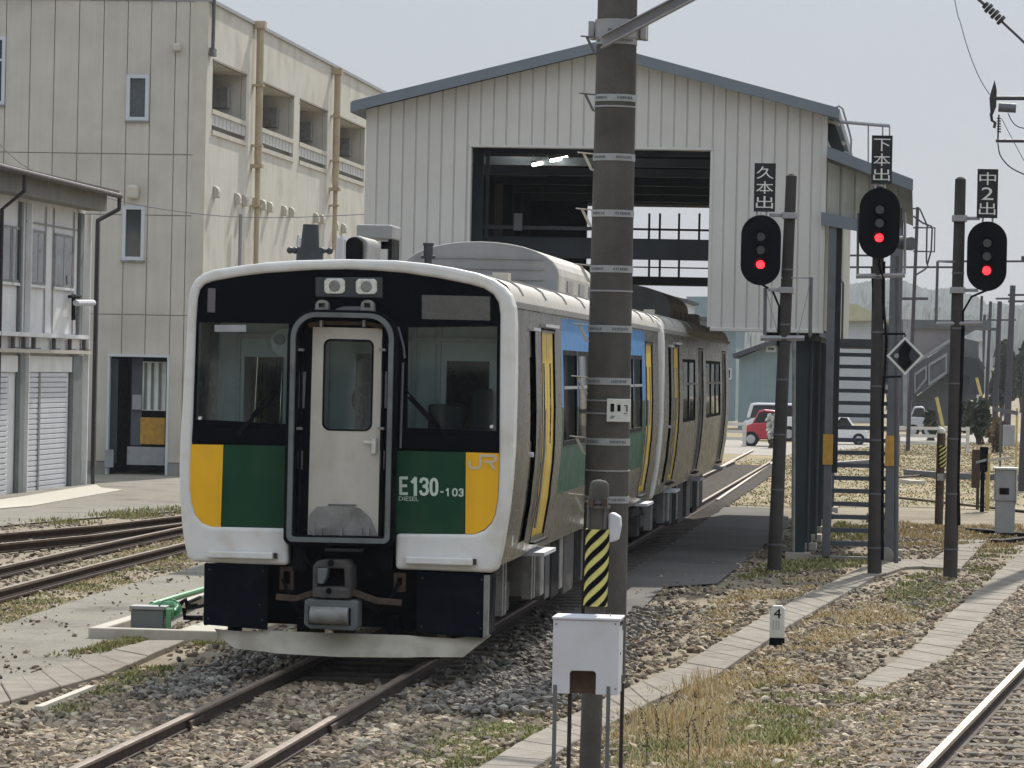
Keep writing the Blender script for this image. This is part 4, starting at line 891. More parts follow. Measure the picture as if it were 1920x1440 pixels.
    # side conduits in the recess and gangway lugs
    for xo in (568, 722):
        b = MB(); q = [v+Vector((0, -.03, 0)) for v in ms([(xo, 640), (xo-7, 1000)])]; b.tube(q, .016, 6); P('cable', b, K['mblack'], gw)
        b = MB().prism(pp([(xo-5,697),(xo+7,697),(xo+4,765),(xo-7,765)]), yf-.05, yf-.02); P('strap_plate', b, K['galvd'], gw)
        for py in (656, 803): q = ms([(xo-2 if py < 700 else xo-5, py)])[0]; P('clamp', MB().box(q.x-.03, q.x+.03, yf-.12, yf-.04, q.z-.012, q.z+.012), K['airb'], gw)
        b = MB().prism(pp([(xo-8,845),(xo+1,845),(xo,880),(xo-8,880)]), yf-.05, yf-.02); P('strap_plate', b, K['galvd'], gw)
    b = MB().prism(pp([(578,606),(606,602),(690,603),(722,610),(716,618),(690,610),(606,609),(582,614)]), yf-.06, yf-.02); P('top_cushion', b, K['rust'], gw)
    b = MB()
    for px in (606, 686): q = ms([(px, 605)])[0]; P('top_stay', MB().box(q.x-.01, q.x+.01, yf-.14, yf-.05, q.z-.04, q.z+.02), K['airb'], gw)
    for px in (607, 692):
        q = ms([(px, 573)])[0]; b = MB(); n = 14
        ring = [(q.x+.058*math.cos(t), q.z+.05*math.sin(t)) for t in np.linspace(math.pi, 0, n)]+[(q.x+.062, q.z-.065), (q.x-.062, q.z-.065)]
        b.prism(ring, yf-.12, yf+.0, holes=[[(q.x-.028, q.z-.02), (q.x+.028, q.z-.02), (q.x+.028, q.z+.02), (q.x-.028, q.z+.02)]]); b.box(q.x-.03, q.x+.03, yf-.03, yf-.02, q.z-.02, q.z+.02); P('lifting_lug', b, K['airb'], bevel=.006)
    b = MB().prism(pp([(634,579),(648,575),(675,575),(686,580),(686,585),(630,584)]), yf-.1, yf); P('gangway_cap', b, K['galvd'])
    for l in ([(748,613),(758,650),(760,672)], [(545,620),(541,660),(540,1000)], [(757,680),(752,840)]):
        b = MB().tube([v+Vector((0, -.04, 0)) for v in ms(l)], .012, 6); P('edge_hose', b, K['galvd'])
    # ---- white bars on the lower face
    for l in ([(393,1032),(515,1035),(515,1048),(393,1045)], [(762,1042),(888,1046),(888,1060),(762,1056)]):
        P('step_bar', MB().prism(pp(l), yf-.11, yf-.02), K['white'], bevel=.012); P('step_stay', MB().prism(pp([(l[1][0]-2,l[1][1]+1),(l[1][0]+6,l[1][1]+2),(l[2][0]+6,l[2][1]-1),(l[2][0]-2,l[2][1]-2)]), yf-.05, yf-.0), K['rust'])
    # ---- below the face
    b = MB().prism(pp([(541,1000),(742,1004),(741,1085),(541,1080)]), yf+.16, yf+.2); P('headstock', b, K['mblack'])
    b = MB().prism(pp([(386,1060),(910,1075),(902,1192),(386,1172)]), yf+.55, yf+.6); P('under_shade_plate', b, K['mblack'])  # black plate added across the gap to keep the underside dark
    b = MB()
    for px in (560, 725): q = ms([(px, 1010), (px, 1070)]); P('gangway_support', MB().box(q[0].x-.05, q[0].x+.05, yf+.0, yf+.15, q[1].z, q[0].z), K['mblack'])
    P('threshold', MB().box(ms([(610, 1030)])[0].x, ms([(680, 1030)])[0].x, yf-.02, yf+.15, ms([(640, 1034)])[0].z, ms([(640, 1028)])[0].z), K['greyp'])
    for l, nm in (([(383,1056),(503,1060),(500,1181),(381,1171)], 0), ([(782,1072),(914,1077),(905,1196),(780,1186)], 1)):
        b = MB().prism(pp(l), yf+.0, yf+.06); sk = P('skirt_plate', b, K['skirt'], bevel=.008)
        c = pp(l); sx = c[1][0] if nm else c[0][0]; b = MB().box(sx-.02 if nm else sx, sx if nm else sx+.02, yf+.06, yf+.7, c[2][1]+.02, c[1][1]-.02); P('skirt_side', b, K['skirt'], sk)
        for u_, v_ in ((.08, .1), (.92, .1), (.08, .9), (.92, .9), (.88, .35)): P('bolt', MB().ball((c[0][0]+(c[1][0]-c[0][0])*u_, yf, c[3][1]+(c[0][1]-c[3][1])*v_), .01, 6, 4), K['greyp'], sk)
    q = pp([(908,1078),(918,1079),(915,1190),(906,1196)]); b = MB().prism(q, yf-.02, yf+.05); P('skirt_edge', b, K['airb'])
    # snow plough: curved plate, bottom edge pushed forward in the middle
    top_ = [(398,1180),(440,1184),(500,1184),(522,1183),(640,1187),(765,1191),(785,1194),(850,1198),(912,1190)]; bot_ = [(404,1190),(440,1216),(500,1221),(522,1223),(640,1229),(765,1231),(785,1231),(868,1232),(917,1193)]
    ft = [.1, .06, .04, .0, -.03, .0, .04, .06, .1]; fb = [.1, .02, -.04, -.12, -.16, -.12, -.04, .0, .1]
    b = MB(); T = [W(*p, Y=34) for p in top_]; B_ = [W(*p, Y=34) for p in bot_]; rows_ = []
    for i in range(9):
        rows_.append([Vector((T[i].x, yf+ft[i]+.0, T[i].z)), Vector((B_[i].x, yf+fb[i], B_[i].z+.035 if 0 < i < 8 else B_[i].z+.005)), Vector((B_[i].x, yf+fb[i]-.02, B_[i].z)), Vector((B_[i].x, yf+fb[i]+.06, B_[i].z-.005)), Vector((T[i].x, yf+ft[i]+.05, T[i].z-.01))])
    vv = [v for r_ in rows_ for v in r_]; b.add(vv, [(i*5+k, i*5+(k+1) % 5, (i+1)*5+(k+1) % 5, (i+1)*5+k) for i in range(8) for k in range(5)]+[(0, 1, 2, 3, 4), (44, 43, 42, 41, 40)])
    P('snow_plough', b, K['plow'], smooth=True, ang=30)
    b = MB()
    for px in (430, 560, 730, 880): q = ms([(px, 1180)])[0]; P('plough_stay', MB().box(q.x-.03, q.x+.03, yf+.08, yf+.5, q.z-.05, q.z+.1), K['mblack'])
    # coupler
    A = lambda l: pp(l)
    b = MB().prism(A([(597,1058),(606,1048),(655,1048),(666,1060),(667,1118),(596,1116)]), yf-.32, yf+.1, holes=[A([(606,1062),(655,1063),(656,1097),(606,1096)])]); cp = P('coupler', b, K['coup'], bevel=.012)
    b = MB().prism(A([(604,1060),(658,1061),(658,1100),(604,1100)]), yf-.12, yf-.08); P('coupler_throat', b, K['mblack'], cp)
    b = MB().prism(A([(606,1062),(626,1062),(622,1080),(616,1092),(606,1090)]), yf-.34, yf-.14); P('coupler_horn', b, K['rub'], cp, bevel=.01)
    c = ms([(631,1052),(628,1104)])
    for v in c: P('pin_boss', MB().cyl(v+Vector((0, -.35, 0)), v+Vector((0, -.3, 0)), .028, n=12), K['mblack'], cp)
    b = MB().prism(A([(600,1099),(661,1100),(668,1112),(664,1118),(598,1116)]), yf-.36, yf-.3); P('coupler_lip', b, K['coup'], cp, bevel=.008)
    b = MB().prism(A([(582,1122),(588,1119),(676,1122),(681,1126),(680,1172),(672,1178),(592,1174),(581,1166)]), yf-.34, yf-.05); ab = P('electric_head', b, K['rub'], cp, bevel=.012)
    b = MB().cyl(W(594, 1148, Y=34)+Vector((0, -.36, 0)), W(664, 1151, Y=34)+Vector((0, -.36, 0)), .078, n=18); P('roller_cover', b, K['airb'], cp, smooth=True)
    b = MB().prism(A([(590,1133),(668,1136),(668,1168),(590,1166)]), yf-.345, yf-.335); P('cover_slot', b, K['mblack'], cp)
    for l in ([(524,1117),(560,1120),(597,1108)], [(667,1108),(710,1124),(757,1128)]):
        q = ms(l); b = MB()
        for a_, c in zip(q[:-1], q[1:]): b.obox(a_+Vector((0, -.15, 0)), c+Vector((0, -.15, 0)), .08, .05)
        P('centring_arm', b, K['rust'], cp)
    for l in ([(523,1063),(549,1064),(548,1107),(523,1106)], [(737,1075),(759,1076),(758,1112),(737,1110)]):
        x0_, x1_ = A(l)[0][0], A(l)[1][0]; z1_, z0_ = A(l)[0][1], A(l)[3][1]; b = MB().prism([(x0_, z0_), (x1_, z0_), (x1_, z1_), (x0_, z1_)], yf+.05, yf+.12, holes=[[(x0_+.03, z0_+.05), (x1_-.03, z0_+.05), (x1_-.03, z1_-.04), (x0_+.03, z1_-.04)]]); P('jumper_socket', b, K['rust'])
    for (a_, b1, c, sag) in ((530, 1085, 600, 1150), (750, 1090, 668, 1150), (560, 1010, 610, 1060)):
        p0, p1 = ms([(a_, b1)])[0], ms([(c, b1+10)])[0]; m_ = ms([((a_+c)/2, sag)])[0]; b = MB().tube([p0, p0.lerp(m_, .55)+Vector((0, -.02, -.05)), m_, p1.lerp(m_, .5)+Vector((0, -.02, -.04)), p1], .018, 7); P('air_hose', b, K['mblack'])
    # roof equipment at the front end
    def Wr(px, py, Y): return W(px, py, Y=Y)
    q = Wr(581, 470, 37.5); tp = Wr(583, 421, 37.5); b = MB(); b.cyl((q.x, 37.5, 3.55), (q.x, 37.5, q.z+.03), .14, .13, 14); b.cyl((q.x, 37.5, q.z+.03), (tp.x, 37.5, tp.z), .095, .078, 14); b.cyl((q.x-.18, 37.5, q.z+.0), (q.x+.22, 37.5, q.z), .02, n=8)
    for dx in (-.2, -.15, .12, .2): b.ball((q.x+dx, 37.5, q.z), .035, 8, 6)
    P('exhaust_stack', b, K['greyp'], smooth=True)
    q = Wr(683, 462, 38.5); b = MB(); b.prism([(q.x+.1*math.cos(t), q.z+.09*math.sin(t)) for t in np.linspace(0, math.pi, 12)]+[(q.x-.1, 3.6), (q.x+.1, 3.6)], 38.0, 39.0); hv = P('roof_ventilator', b, K['airb'], bevel=.02)
    b = MB().prism([(q.x-.02+.085*math.cos(t), q.z+.075*math.sin(t)) for t in np.linspace(0, math.pi, 12)]+[(q.x-.1, 3.62), (q.x+.06, 3.62)], 37.93, 38.0); P('ventilator_mouth', b, K['mblack'], hv)
    x0_, x1_, z0_, z1_ = rect(668, 421, 735, 448, 39.5); b = MB().box(x0_, x1_, 39.5, 40.2, z0_, z1_); rb = P('roof_tank', b, K['acm'], bevel=.02)
    b = MB(); b.box(x1_-.04, x1_, 39.52, 40.1, 3.55, z0_); b.box(x0_+.02, x0_+.06, 39.52, 40.1, 3.55, z0_); b.box(x0_+.25, x1_, 39.6, 39.64, z0_-.1, z0_-.02); P('tank_frame', b, K['mblack'], rb)
    q = Wr(803, 480, 39.5); b = MB(); b.cyl((q.x, 39.5, 3.5), (q.x, 39.5, q.z-.03), .04, n=10); b.cyl((q.x, 39.5, q.z-.03), (q.x, 39.5, q.z+.11), .05, n=10); b.cyl((q.x-.075, 39.5, q.z-.01), (q.x+.075, 39.5, q.z-.01), .018, n=8); b.cyl((q.x, 39.5, q.z+.11), (q.x, 39.5, q.z+.135), .058, n=10); P('roof_antenna', b, K['greyp'], smooth=True)
    under(car, Y0, P, first)
    return car

def under(car, Y0, P, first):
    rnd = random.Random(5)
    for yb in (2.9, 16.7):
        b = MB()
        for s in (-1, 1):
            b.box(X0+s*.86, X0+s*1.0, Y0+yb-1.5, Y0+yb+1.5, .52, .68); b.box(X0+s*.84, X0+s*1.04, Y0+yb-.5, Y0+yb+.5, .35, .55)
            for dy in (-1.05, 1.05): b.box(X0+s*.84, X0+s*1.05, Y0+yb+dy-.18, Y0+yb+dy+.18, .25, .55)
        b.box(X0-.9, X0+.9, Y0+yb-.3, Y0+yb+.3, .5, .8); bo = P('bogie', b, K['coup'], bevel=.02)
        for dy in (-1.05, 1.05):
            b = MB()
            for s in (-1, 1): b.cyl((X0+s*.52, Y0+yb+dy, .35), (X0+s*.66, Y0+yb+dy, .35), .43, n=28)
            b.cyl((X0-.6, Y0+yb+dy, .35), (X0+.6, Y0+yb+dy, .35), .07, n=10); P('wheelset', b, K['rust'], bo)
        for s in (-1, 1):
            b = MB().cyl((X0+s*.95, Y0+yb, .62), (X0+s*.95, Y0+yb, .95), .17, n=16); P('air_spring', b, K['mblack'], bo)
            b = MB().tube([(X0+s*1.03, Y0+yb-.4, .75), (X0+s*1.06, Y0+yb-.1, .55), (X0+s*1.04, Y0+yb+.5, .5)], .025, 7); P('damper', b, K['airb'], bo)
    for s in (-1, 1):
        y = 5.0
        for w_, zb, mm in ((.35, .35, 'airb'), (.5, .28, 'coup'), (.9, .25, 'mblack'), (.35, .3, 'airb'), (1.2, .22, 'coup'), (.8, .3, 'mblack'), (1.0, .25, 'galvd'), (.5, .35, 'coup'), (1.3, .25, 'mblack'), (.6, .3, 'airb'), (.9, .3, 'coup')):
            P('equipment_box', MB().box(X0+s*.75, X0+s*1.28, Y0+y, Y0+y+w_, zb, .9), K[mm], bevel=.02); y += w_+.12
        for yy in (1.7, 1.95, 4.45, 4.7, 15.0): P('hanger', MB().box(X0+s*1.14, X0+s*1.24, Y0+yy, Y0+yy+.1, .35, .9), K['airb'])
    P('underfloor_beam', MB().box(X0-.6, X0+.6, Y0+.4, Y0+19.5, .45, .92), K['mblack'])
car1 = build_car(34.0, True, 'nearest railcar, numbered E130-103, with white front, black windscreen and green and yellow panels')
car2 = build_car(54.15, False, 'second bare steel railcar coupled behind, half inside the shed')
# bellows between the cars
bw = thing('gangway_bellows', (X0, 53.8, .9), 'black folded bellows joining the two coupled railcars', 'bellows')
b = MB()
for k in range(6): b.prism([(X0-.55, 1.0), (X0+.55, 1.0), (X0+.55, 2.9), (X0-.55, 2.9)], 53.62+k*.09, 53.66+k*.09)
b.prism([(X0-.5, 1.05), (X0+.5, 1.05), (X0+.5, 2.85), (X0-.5, 2.85)], 53.61, 54.14); b.build('fold', K['mblack'], bw)
# ================================================================== tall concrete pole and what hangs on it
PY = 36.0
def Q(px, py, Y): return W(px, py, Y=Y)
tp, bt = Q(1158, 0, PY), Q(1132, 1150, PY); dirv = (bt-tp)/(bt.z-tp.z); base = bt+dirv*(GZ-.1-bt.z); top = tp+dirv*(9-tp.z)
pole = thing('concrete_pole', (base.x, PY, GZ), 'thick tall concrete mast with many pale bands and step bolts in front of the train', 'pole')
def pc(py): z = Q(1145, py, PY).z; return tp+dirv*(z-tp.z)
def pr(z): return .212-.0045*(z-1)
MB().tube([base, top], [pr(base.z), pr(top.z)], 40).build('pole_shaft', K['polec'], pole, smooth=True)
def bandm(py0, py1, m, name='band', extra=.006):
    a_, c = pc(py0), pc(py1); return MB().tube([a_, c], [pr(a_.z)+extra, pr(c.z)+extra], 40).build(name, K[m], pole, smooth=True)
rnd = random.Random(9)
for py in (78, 185, 296, 401, 505, 617, 715, 828, 936):
    bd = bandm(py-6.5, py+6.5, 'band', 'number_band')
    b = MB(); c = pc(py); r = pr(c.z)+.009
    for a0, a1 in ((-150, -110), (-80, -35)):
        a = a0
        while a < a1:
            wdt = rnd.uniform(2, 4.5); t0, t1 = math.radians(a), math.radians(a+wdt); h = .012
            b.add([(c.x+r*math.cos(t0), c.y+r*math.sin(t0), c.z-h), (c.x+r*math.cos(t1), c.y+r*math.sin(t1), c.z-h), (c.x+r*math.cos(t1), c.y+r*math.sin(t1), c.z+h), (c.x+r*math.cos(t0), c.y+r*math.sin(t0), c.z+h)], [(0, 1, 2, 3)]); a += wdt+rnd.uniform(1, 3)
    b.build('faded_print', K['galvd'], bd)
    b = MB(); c = pc(py); x = c.x-pr(c.z)
    b.obox((x+.03, c.y-.05, c.z+.03), (x-.15, c.y-.05, c.z+.045), .05, .012); b.obox((x-.09, c.y-.05, c.z+.035), (x-.01, c.y-.05, c.z-.12), .025, .02, up=(0, 1, 0)); b.obox((x-.01, c.y-.05, c.z-.12), (x+.03, c.y-.05, c.z-.12), .03, .02)
    b.build('step_bolt', K['concl'] if py > 250 else K['galvd'], pole, bevel=.004, seg=1)
for py in (201, 546, 751, 775, 882, 936): bandm(py-1.5, py+1.5, 'galv', 'steel_strap', .008)
c = pc(752); sg = MB(); x0, x1, z0, z1 = rect(1137, 748, 1181, 791, PY-.3); sgn = bx(x0, x1, PY-.26, PY-.235, z0, z1).build('small_plate', K['letw'], pole, bevel=.004, seg=1)
b = MB()
for (l, t_, r_, d_) in ((1144, 757, 1151, 772), (1157, 759, 1163, 771), (1145, 780, 1152, 781), (1143, 783, 1150, 784), (1170, 760, 1176, 761.5), (1174, 762, 1176, 772), (1169, 775, 1175, 776)):
    q = rect(l, t_, r_, d_, PY-.3); b.box(q[0], q[1], PY-.265, PY-.261, q[2], q[3])
b.build('plate_marks', K['mblack'], sgn)
# collar and raking arm
b = MB(); c0_, c1_ = pc(72), pc(38); b.tube([c0_, c1_], [pr(c0_.z)+.02]*2, 40); q = rect(1104, 41, 1212, 72, PY); b.box(q[0], q[0]+.05, PY-.05, PY+.25, q[2], q[3]); b.box(q[1]-.05, q[1], PY-.05, PY+.25, q[2], q[3]); b.box(q[0], q[1], PY+.15, PY+.2, q[2], q[3])
cl = b.build('clamp_collar', K['galv'], pole)
for dx in (-14, 16): v = Q(1157+dx, 56, PY-.24); MB().cyl(v, v+Vector((0, .08, 0)), .02, n=8).build('bolt', K['galvd'], cl)
a_, c = Q(1128, 80, PY-.3), Q(1830, -290, PY-.3); b = MB(); b.obox(a_, c, .012, .12, up=(0, 0, 1)); d = (c-a_).normalized(); b.obox(a_+Vector((0, -.05, .055)), c+Vector((0, -.05, .055)), .1, .012); b.obox(a_+Vector((0, -.05, -.055)), c+Vector((0, -.05, -.055)), .1, .012)
b.build('raking_arm', K['galv'], pole)
wb = W(1156, 990, Y=22.6); 
# short post with tiger stripes
SYp = 22.4
a_, c = Q(1124, 900, SYp), Q(1106, 1440, SYp); dv_ = (c-a_)/(c.z-a_.z); bs_ = c+dv_*(GZ-.1-c.z)
ps = thing('striped_marker_post', (bs_.x, SYp, GZ), 'short round-topped concrete post wrapped in yellow and black stripes behind the white box', 'post')
def sp(py): z = Q(1115, py, SYp).z; return a_+dv_*(z-a_.z)
r0 = .063
b = MB(); t_ = sp(905); b.tube([bs_, sp(916), sp(906), sp(901), sp(899)], [r0*1.05, r0*.93, r0*.85, r0*.6, .01], 22); b.build('post_shaft', K['polec'], ps, smooth=True, ang=60)
def tiger(b, f, rr, n_s, wrapdeg, nseg=24):
    """black stripes climbing round a sleeve"""
    for k in range(-2, n_s):
        for i in range(nseg):
            t0, t1 = i/nseg, (i+1)/nseg; qs = []
            for t, o in ((t0, 0), (t1, 0), (t1, .5), (t0, .5)):
                s = (k+o+t*2.6)/n_s; s = min(1, max(0, s)); cc = f(s); a = math.radians(-190+200*t); qs.append((cc.x+rr*math.cos(a), cc.y+rr*math.sin(a), cc.z))
            if abs(qs[0][2]-qs[3][2]) > 1e-4 or abs(qs[1][2]-qs[2][2]) > 1e-4: b.add(qs, [(0, 1, 2, 3)])
    return b
s0, s1 = sp(1136), sp(992)
sl = MB().tube([s0, s1], [r0*1.03+.006]*2, 28).build('striped_sleeve', K['stripey'], ps, smooth=True)
tiger(MB(), lambda s: s0.lerp(s1, s), r0*1.03+.009, 5, 180).build('black_stripe', K['mblack'], sl)
for py in (941, 950): a1 = sp(py); MB().cyl(a1-Vector((0, 0, .008)), a1+Vector((0, 0, .008)), r0+.006, n=24).build('steel_strap', K['galvd'], ps)
b = MB()
for px in (1108, 1134): v = Q(px, 941, SYp-.08); b = MB().box(v.x-.015, v.x+.015, v.y-.02, v.y+.03, v.z-.03, v.z+.02); b.build('strap_lug', K['rust'], ps)
for px in (1103, 1135): v0, v1 = Q(px, 950, SYp-.05), Q(px-2, 990, SYp-.05); MB().cyl(v0, v1, .006, n=6).build('rod', K['galvd'], ps)
wc = [(1143,962),(1152,960),(1165,968),(1166,985),(1161,1012),(1143,1016)]
p_ = [(Q(x, y, SYp+.1).x, Q(x, y, SYp+.1).z) for x, y in wc]
MB().prism(p_, SYp-.02, SYp+.12).build('white_cap_box', K['boxw'], ps, bevel=.012)
# white box on four legs
WY = 21.8
x0, x1, z0, z1 = rect(1036, 1161, 1160, 1306, WY); xs = W(1036, 1160, Y=WY)
bxo = thing('trackside_box', ((x0+x1)/2, WY, GZ), 'white steel box on four thin legs in the near foreground', 'box')
zt = Q(1098, 1163, WY).z; zb = Q(1098, 1302, WY).z; x0, x1 = Q(1036, 1230, WY).x, Q(1160, 1230, WY).x; DEP = .31
nz = Q(1092, 1262, WY).z; n0, n1 = Q(1068, 1280, WY).x, Q(1117, 1280, WY).x
def body(b, x0, x1, y0, y1):
    b.prism([(x0, zb), (n0, zb), (n0, nz), (n0+.012, nz+.012), (n1-.012, nz+.012), (n1, nz), (n1, zb), (x1, zb), (x1, zt), (x0, zt)], y0, y1)
b = MB(); body(b, x0, x1, WY, WY+.02); b.box(x0, x0+.02, WY+.02, WY+DEP, zb, zt); b.box(x1-.02, x1, WY+.02, WY+DEP, zb, zt); b.box(x0+.02, x1-.02, WY+DEP-.02, WY+DEP, zb, zt)
b.build('casing', K['boxw'], bxo, bevel=.005)
bx(x0-.008, x1+.008, WY-.01, WY+DEP+.01, zt+.001, zt+.016).build('lid', K['boxw'], bxo, bevel=.005)
bx(n0-.03, n1+.03, WY+.08, WY+.1, zb, zt-.05).build('wooden_back', K['rust'], bxo)
for yy in (.06, .14, .22): v = (x1, WY+yy, zt-.012); MB().box(x1, x1+.006, WY+yy-.006, WY+yy+.006, zt-.03, zt-.008).build('rivet', K['rust'], bxo)
MB().cyl((x1-.002, WY+.12, (zt+zb)/2+.02), (x1+.004, WY+.12, (zt+zb)/2+.02), .008, n=10).build('lock', K['galvd'], bxo)
for (px, yy, m) in ((1040, .01, 'galvd'), (1068, DEP-.03, 'pipeb'), (1140, .01, 'galvd'), (1166, DEP-.03, 'pipeb')):
    v = Q(px, 1340, WY+yy); bx(v.x-.011, v.x+.011, WY+yy-.012, WY+yy+.012, GZ-.05, zb+.05).build('leg', K[m], bxo)
for yy, zz in ((.05, .05), (.05, .36)): MB().cyl((x1+.004, WY+yy+.2, zb+zz), (x1+.004, WY+yy+.2, zb+zz+.05), .007, n=8).build('hinge', K['galvd'], bxo)
for px, py in ((1043, 1170), (1154, 1170), (1043, 1292), (1154, 1292)): v = Q(px, py, WY-.002); MB().cyl(v, v-Vector((0, .004, 0)), .005, n=8).build('rivet', K['galvd'], bxo)
v = Q(1141, 1146, WY); MB().cyl((v.x, WY+.15, zt), (v.x, WY+.15, zt+.03), .005, n=8).build('antenna_stub', K['letw'], bxo)

# ================================================================== colour light signals
def signal(nm, Y, ptop, pbot, head, sign, txt_, arm, cage, label):
    """ptop, pbot: px of pole ends; head: (left, top, right, bottom); sign: the same; cage: list of px polylines"""
    a_, c = Q(*ptop, Y), Q(*pbot, Y); dv_ = (c-a_)/(c.z-a_.z); bs_ = c+dv_*(GZ-.05-c.z)
    s = thing('railway_signal', (bs_.x, Y, GZ), label, 'signal', 'colour light signals in front of the shed')
    wpx = 12.5*Y/7140
    sh = MB().tube([bs_, a_, a_+Vector((0, 0, .03))], [wpx*1.08, wpx*.82, wpx*.4], 18).build('signal_post', K['polec2'], s, smooth=True)
    for k in range(7):
        t = (k+.7)/7.3; p = a_.lerp(bs_, t); MB().tube([p-Vector((0, 0, .012)), p+Vector((0, 0, .012))], wpx*(.82+.26*t)+.006, 16).build('post_band', K['galvd'], s)
    l, t_, r_, d_ = head; x0, x1, z0, z1 = rect(l, t_, r_, d_, Y-.25); r = (x1-x0)/2; xm = (x0+x1)/2
    st_ = [(xm+r*math.cos(t), z1-r+r*math.sin(t)) for t in np.linspace(0, math.pi, 18)]+[(xm+r*math.cos(t), z0+r+r*math.sin(t)) for t in np.linspace(math.pi, 2*math.pi, 18)]
    bp = MB().prism(st_, Y-.25, Y-.235).build('backplate', K['sigb'], s, bevel=.004, seg=1)
    MB().prism([(xm-.13, z0+.18), (xm+.13, z0+.18), (xm+.13, z1-.18), (xm-.13, z1-.18)], Y-.234, Y-.05).build('lamp_housing', K['sigb'], s, bevel=.02)
    H_ = z1-z0
    for k, f in enumerate((.31, .50, .705)):
        zc_ = z1-H_*f; MB().cyl((xm, Y-.275, zc_), (xm, Y-.251, zc_), .062, n=22).build('lit_red_lamp' if k == 2 else 'lamp_lens', K['redlamp'] if k == 2 else K['lens'], s)
        b = MB(); ri, ro = .082, .09; A = np.linspace(math.radians(-25), math.radians(205), 18)
        ring = [(xm+ro*math.cos(t), zc_+ro*math.sin(t)) for t in A]+[(xm+ri*math.cos(t), zc_+ri*math.sin(t)) for t in A[::-1]]
        b.prism(ring, Y-.46 if k < 2 else Y-.40, Y-.25); b.build('lamp_hood', K['sigb'], s)
    l, t_, r_, d_ = sign; x0s, x1s, z0s, z1s = rect(l, t_, r_, d_, Y-.25)
    sg = bx(x0s, x1s, Y-.25, Y-.235, z0s, z1s).build('name_board', K['signb'], s, bevel=.003, seg=1)
    b = MB()
    fr = .007
    b.prism([(x0s, z0s), (x1s, z0s), (x1s, z1s), (x0s, z1s)], Y-.262, Y-.2505, holes=[[(x0s+fr, z0s+fr), (x1s-fr, z0s+fr), (x1s-fr, z1s-fr), (x0s+fr, z1s-fr)]]); b.build('board_rim', K['greyp'], sg)
    hh = (z1s-z0s-.06)/3
    for k, ch in enumerate(txt_):
        zc_ = z1s-.03-hh*(k+.5); ww = (x1s-x0s)*.8
        text_mb(ch, ww if ch != '2' else ww*.72, hh*.84, ((x0s+x1s)/2, Y-.2505, zc_), .006).build('lettering', K['letw'], sg)
    for dx in (-.07, .07): bx(xm+dx-.015, xm+dx+.015, Y-.245, Y-.22, z1-.03, z0s+.01).build('board_clip', K['galv'], s)
    for py in arm:
        v0 = Q(head[0] if False else (head[0]+head[2])/2, py, Y-.15); z = v0.z; tpt = a_+dv_*(z-a_.z)
        if (tpt-Vector((xm, Y, z))).length > .1:
            b = MB().obox((xm+(.12 if tpt.x > xm else -.12), Y-.2, z), (tpt.x, Y-.05, z), .05, .05); b.obox((tpt.x-.11, Y-.02, z), (tpt.x+.11, Y-.02, z), .3, .09); b.build('bracket', K['galv'], s, bevel=.006, seg=1)
        else: bx(tpt.x-.12, tpt.x+.12, Y-.2, Y+.12, z-.04, z+.04).build('bracket', K['galvd'], s)
    b = MB(); z = z0+.02; tgt = a_+dv_*(z-.55-a_.z)
    e = .02; b.tube([(xm+.02, Y-.15, z), (xm+(tgt.x-xm)*.5, Y-.12, z-.1), (tgt.x-(wpx*.9 if tgt.x > xm else -wpx*.9), Y-.06, z-.32), (tgt.x-(wpx if tgt.x > xm else -wpx), Y-.06, z-.9)], .017, 7); b.build('cable', K['mblack'], s)
    for nm2, m2, rad, ln in cage:
        b = MB().tube([Q(*q, Y-.05) for q in ln], rad, 6); b.build(nm2, K[m2], s)
    return s
signal('s', 56, (1484, 330), (1452, 1058), (1389, 403, 1464, 535), (1414, 306, 1454, 397), '久本出', (403, 543),
       [('cage_rail', 'galvd', .03, [(1435, 540), (1434, 628)]), ('cage_rail', 'galvd', .03, [(1521, 520), (1519, 630)]), ('cage_rail', 'galv', .012, [(1465, 521), (1521, 521)]), ('cage_stay', 'galv', .006, [(1521, 522), (1496, 628)]), ('cage_stay', 'galv', .006, [(1437, 545), (1458, 625)]),
        ('cage_floor', 'galv', .045, [(1426, 634), (1508, 634)])],
       'signal with 久本出 on its board, its post to the right of the lamp head')
signal('s', 56, (1648, 350), (1640, 1058), (1611, 352, 1687, 485), (1634, 254, 1673, 345), '下本出', (400, 470),
       [('cage_rail', 'galvd', .022, [(1609, 400), (1608, 517)]), ('cage_floor', 'galv', .04, [(1605, 518), (1697, 516)]), ('cage_rail', 'galv', .022, [(1697, 398), (1696, 514)]), ('cage_rail', 'galvd', .022, [(1605, 519), (1645, 519)]), ('feed_pipe', 'mblack', .022, [(1658, 490), (1656, 560), (1662, 640), (1655, 760), (1655, 1050)]), ('feed_pipe', 'mblack', .012, [(1634, 500), (1637, 560), (1640, 640)])],
       'signal with 下本出 on its board, standing before the staircase')
signal('s', 56, (1801, 336), (1782, 1066), (1813, 415, 1888, 546), (1832, 317, 1871, 409), '中2出', (410, 545),
       [('cage_rail', 'galvd', .025, [(1798, 491), (1758, 491), (1755, 606)]), ('cage_floor', 'galv', .035, [(1755, 607), (1842, 606)]), ('cage_rail', 'galvd', .022, [(1841, 555), (1839, 606)]), ('conduit', 'mblack', .03, [(1806, 612), (1800, 780), (1796, 900), (1798, 985)])],
       'signal with 中2出 on its board, its post to the left of the lamp head, rightmost')
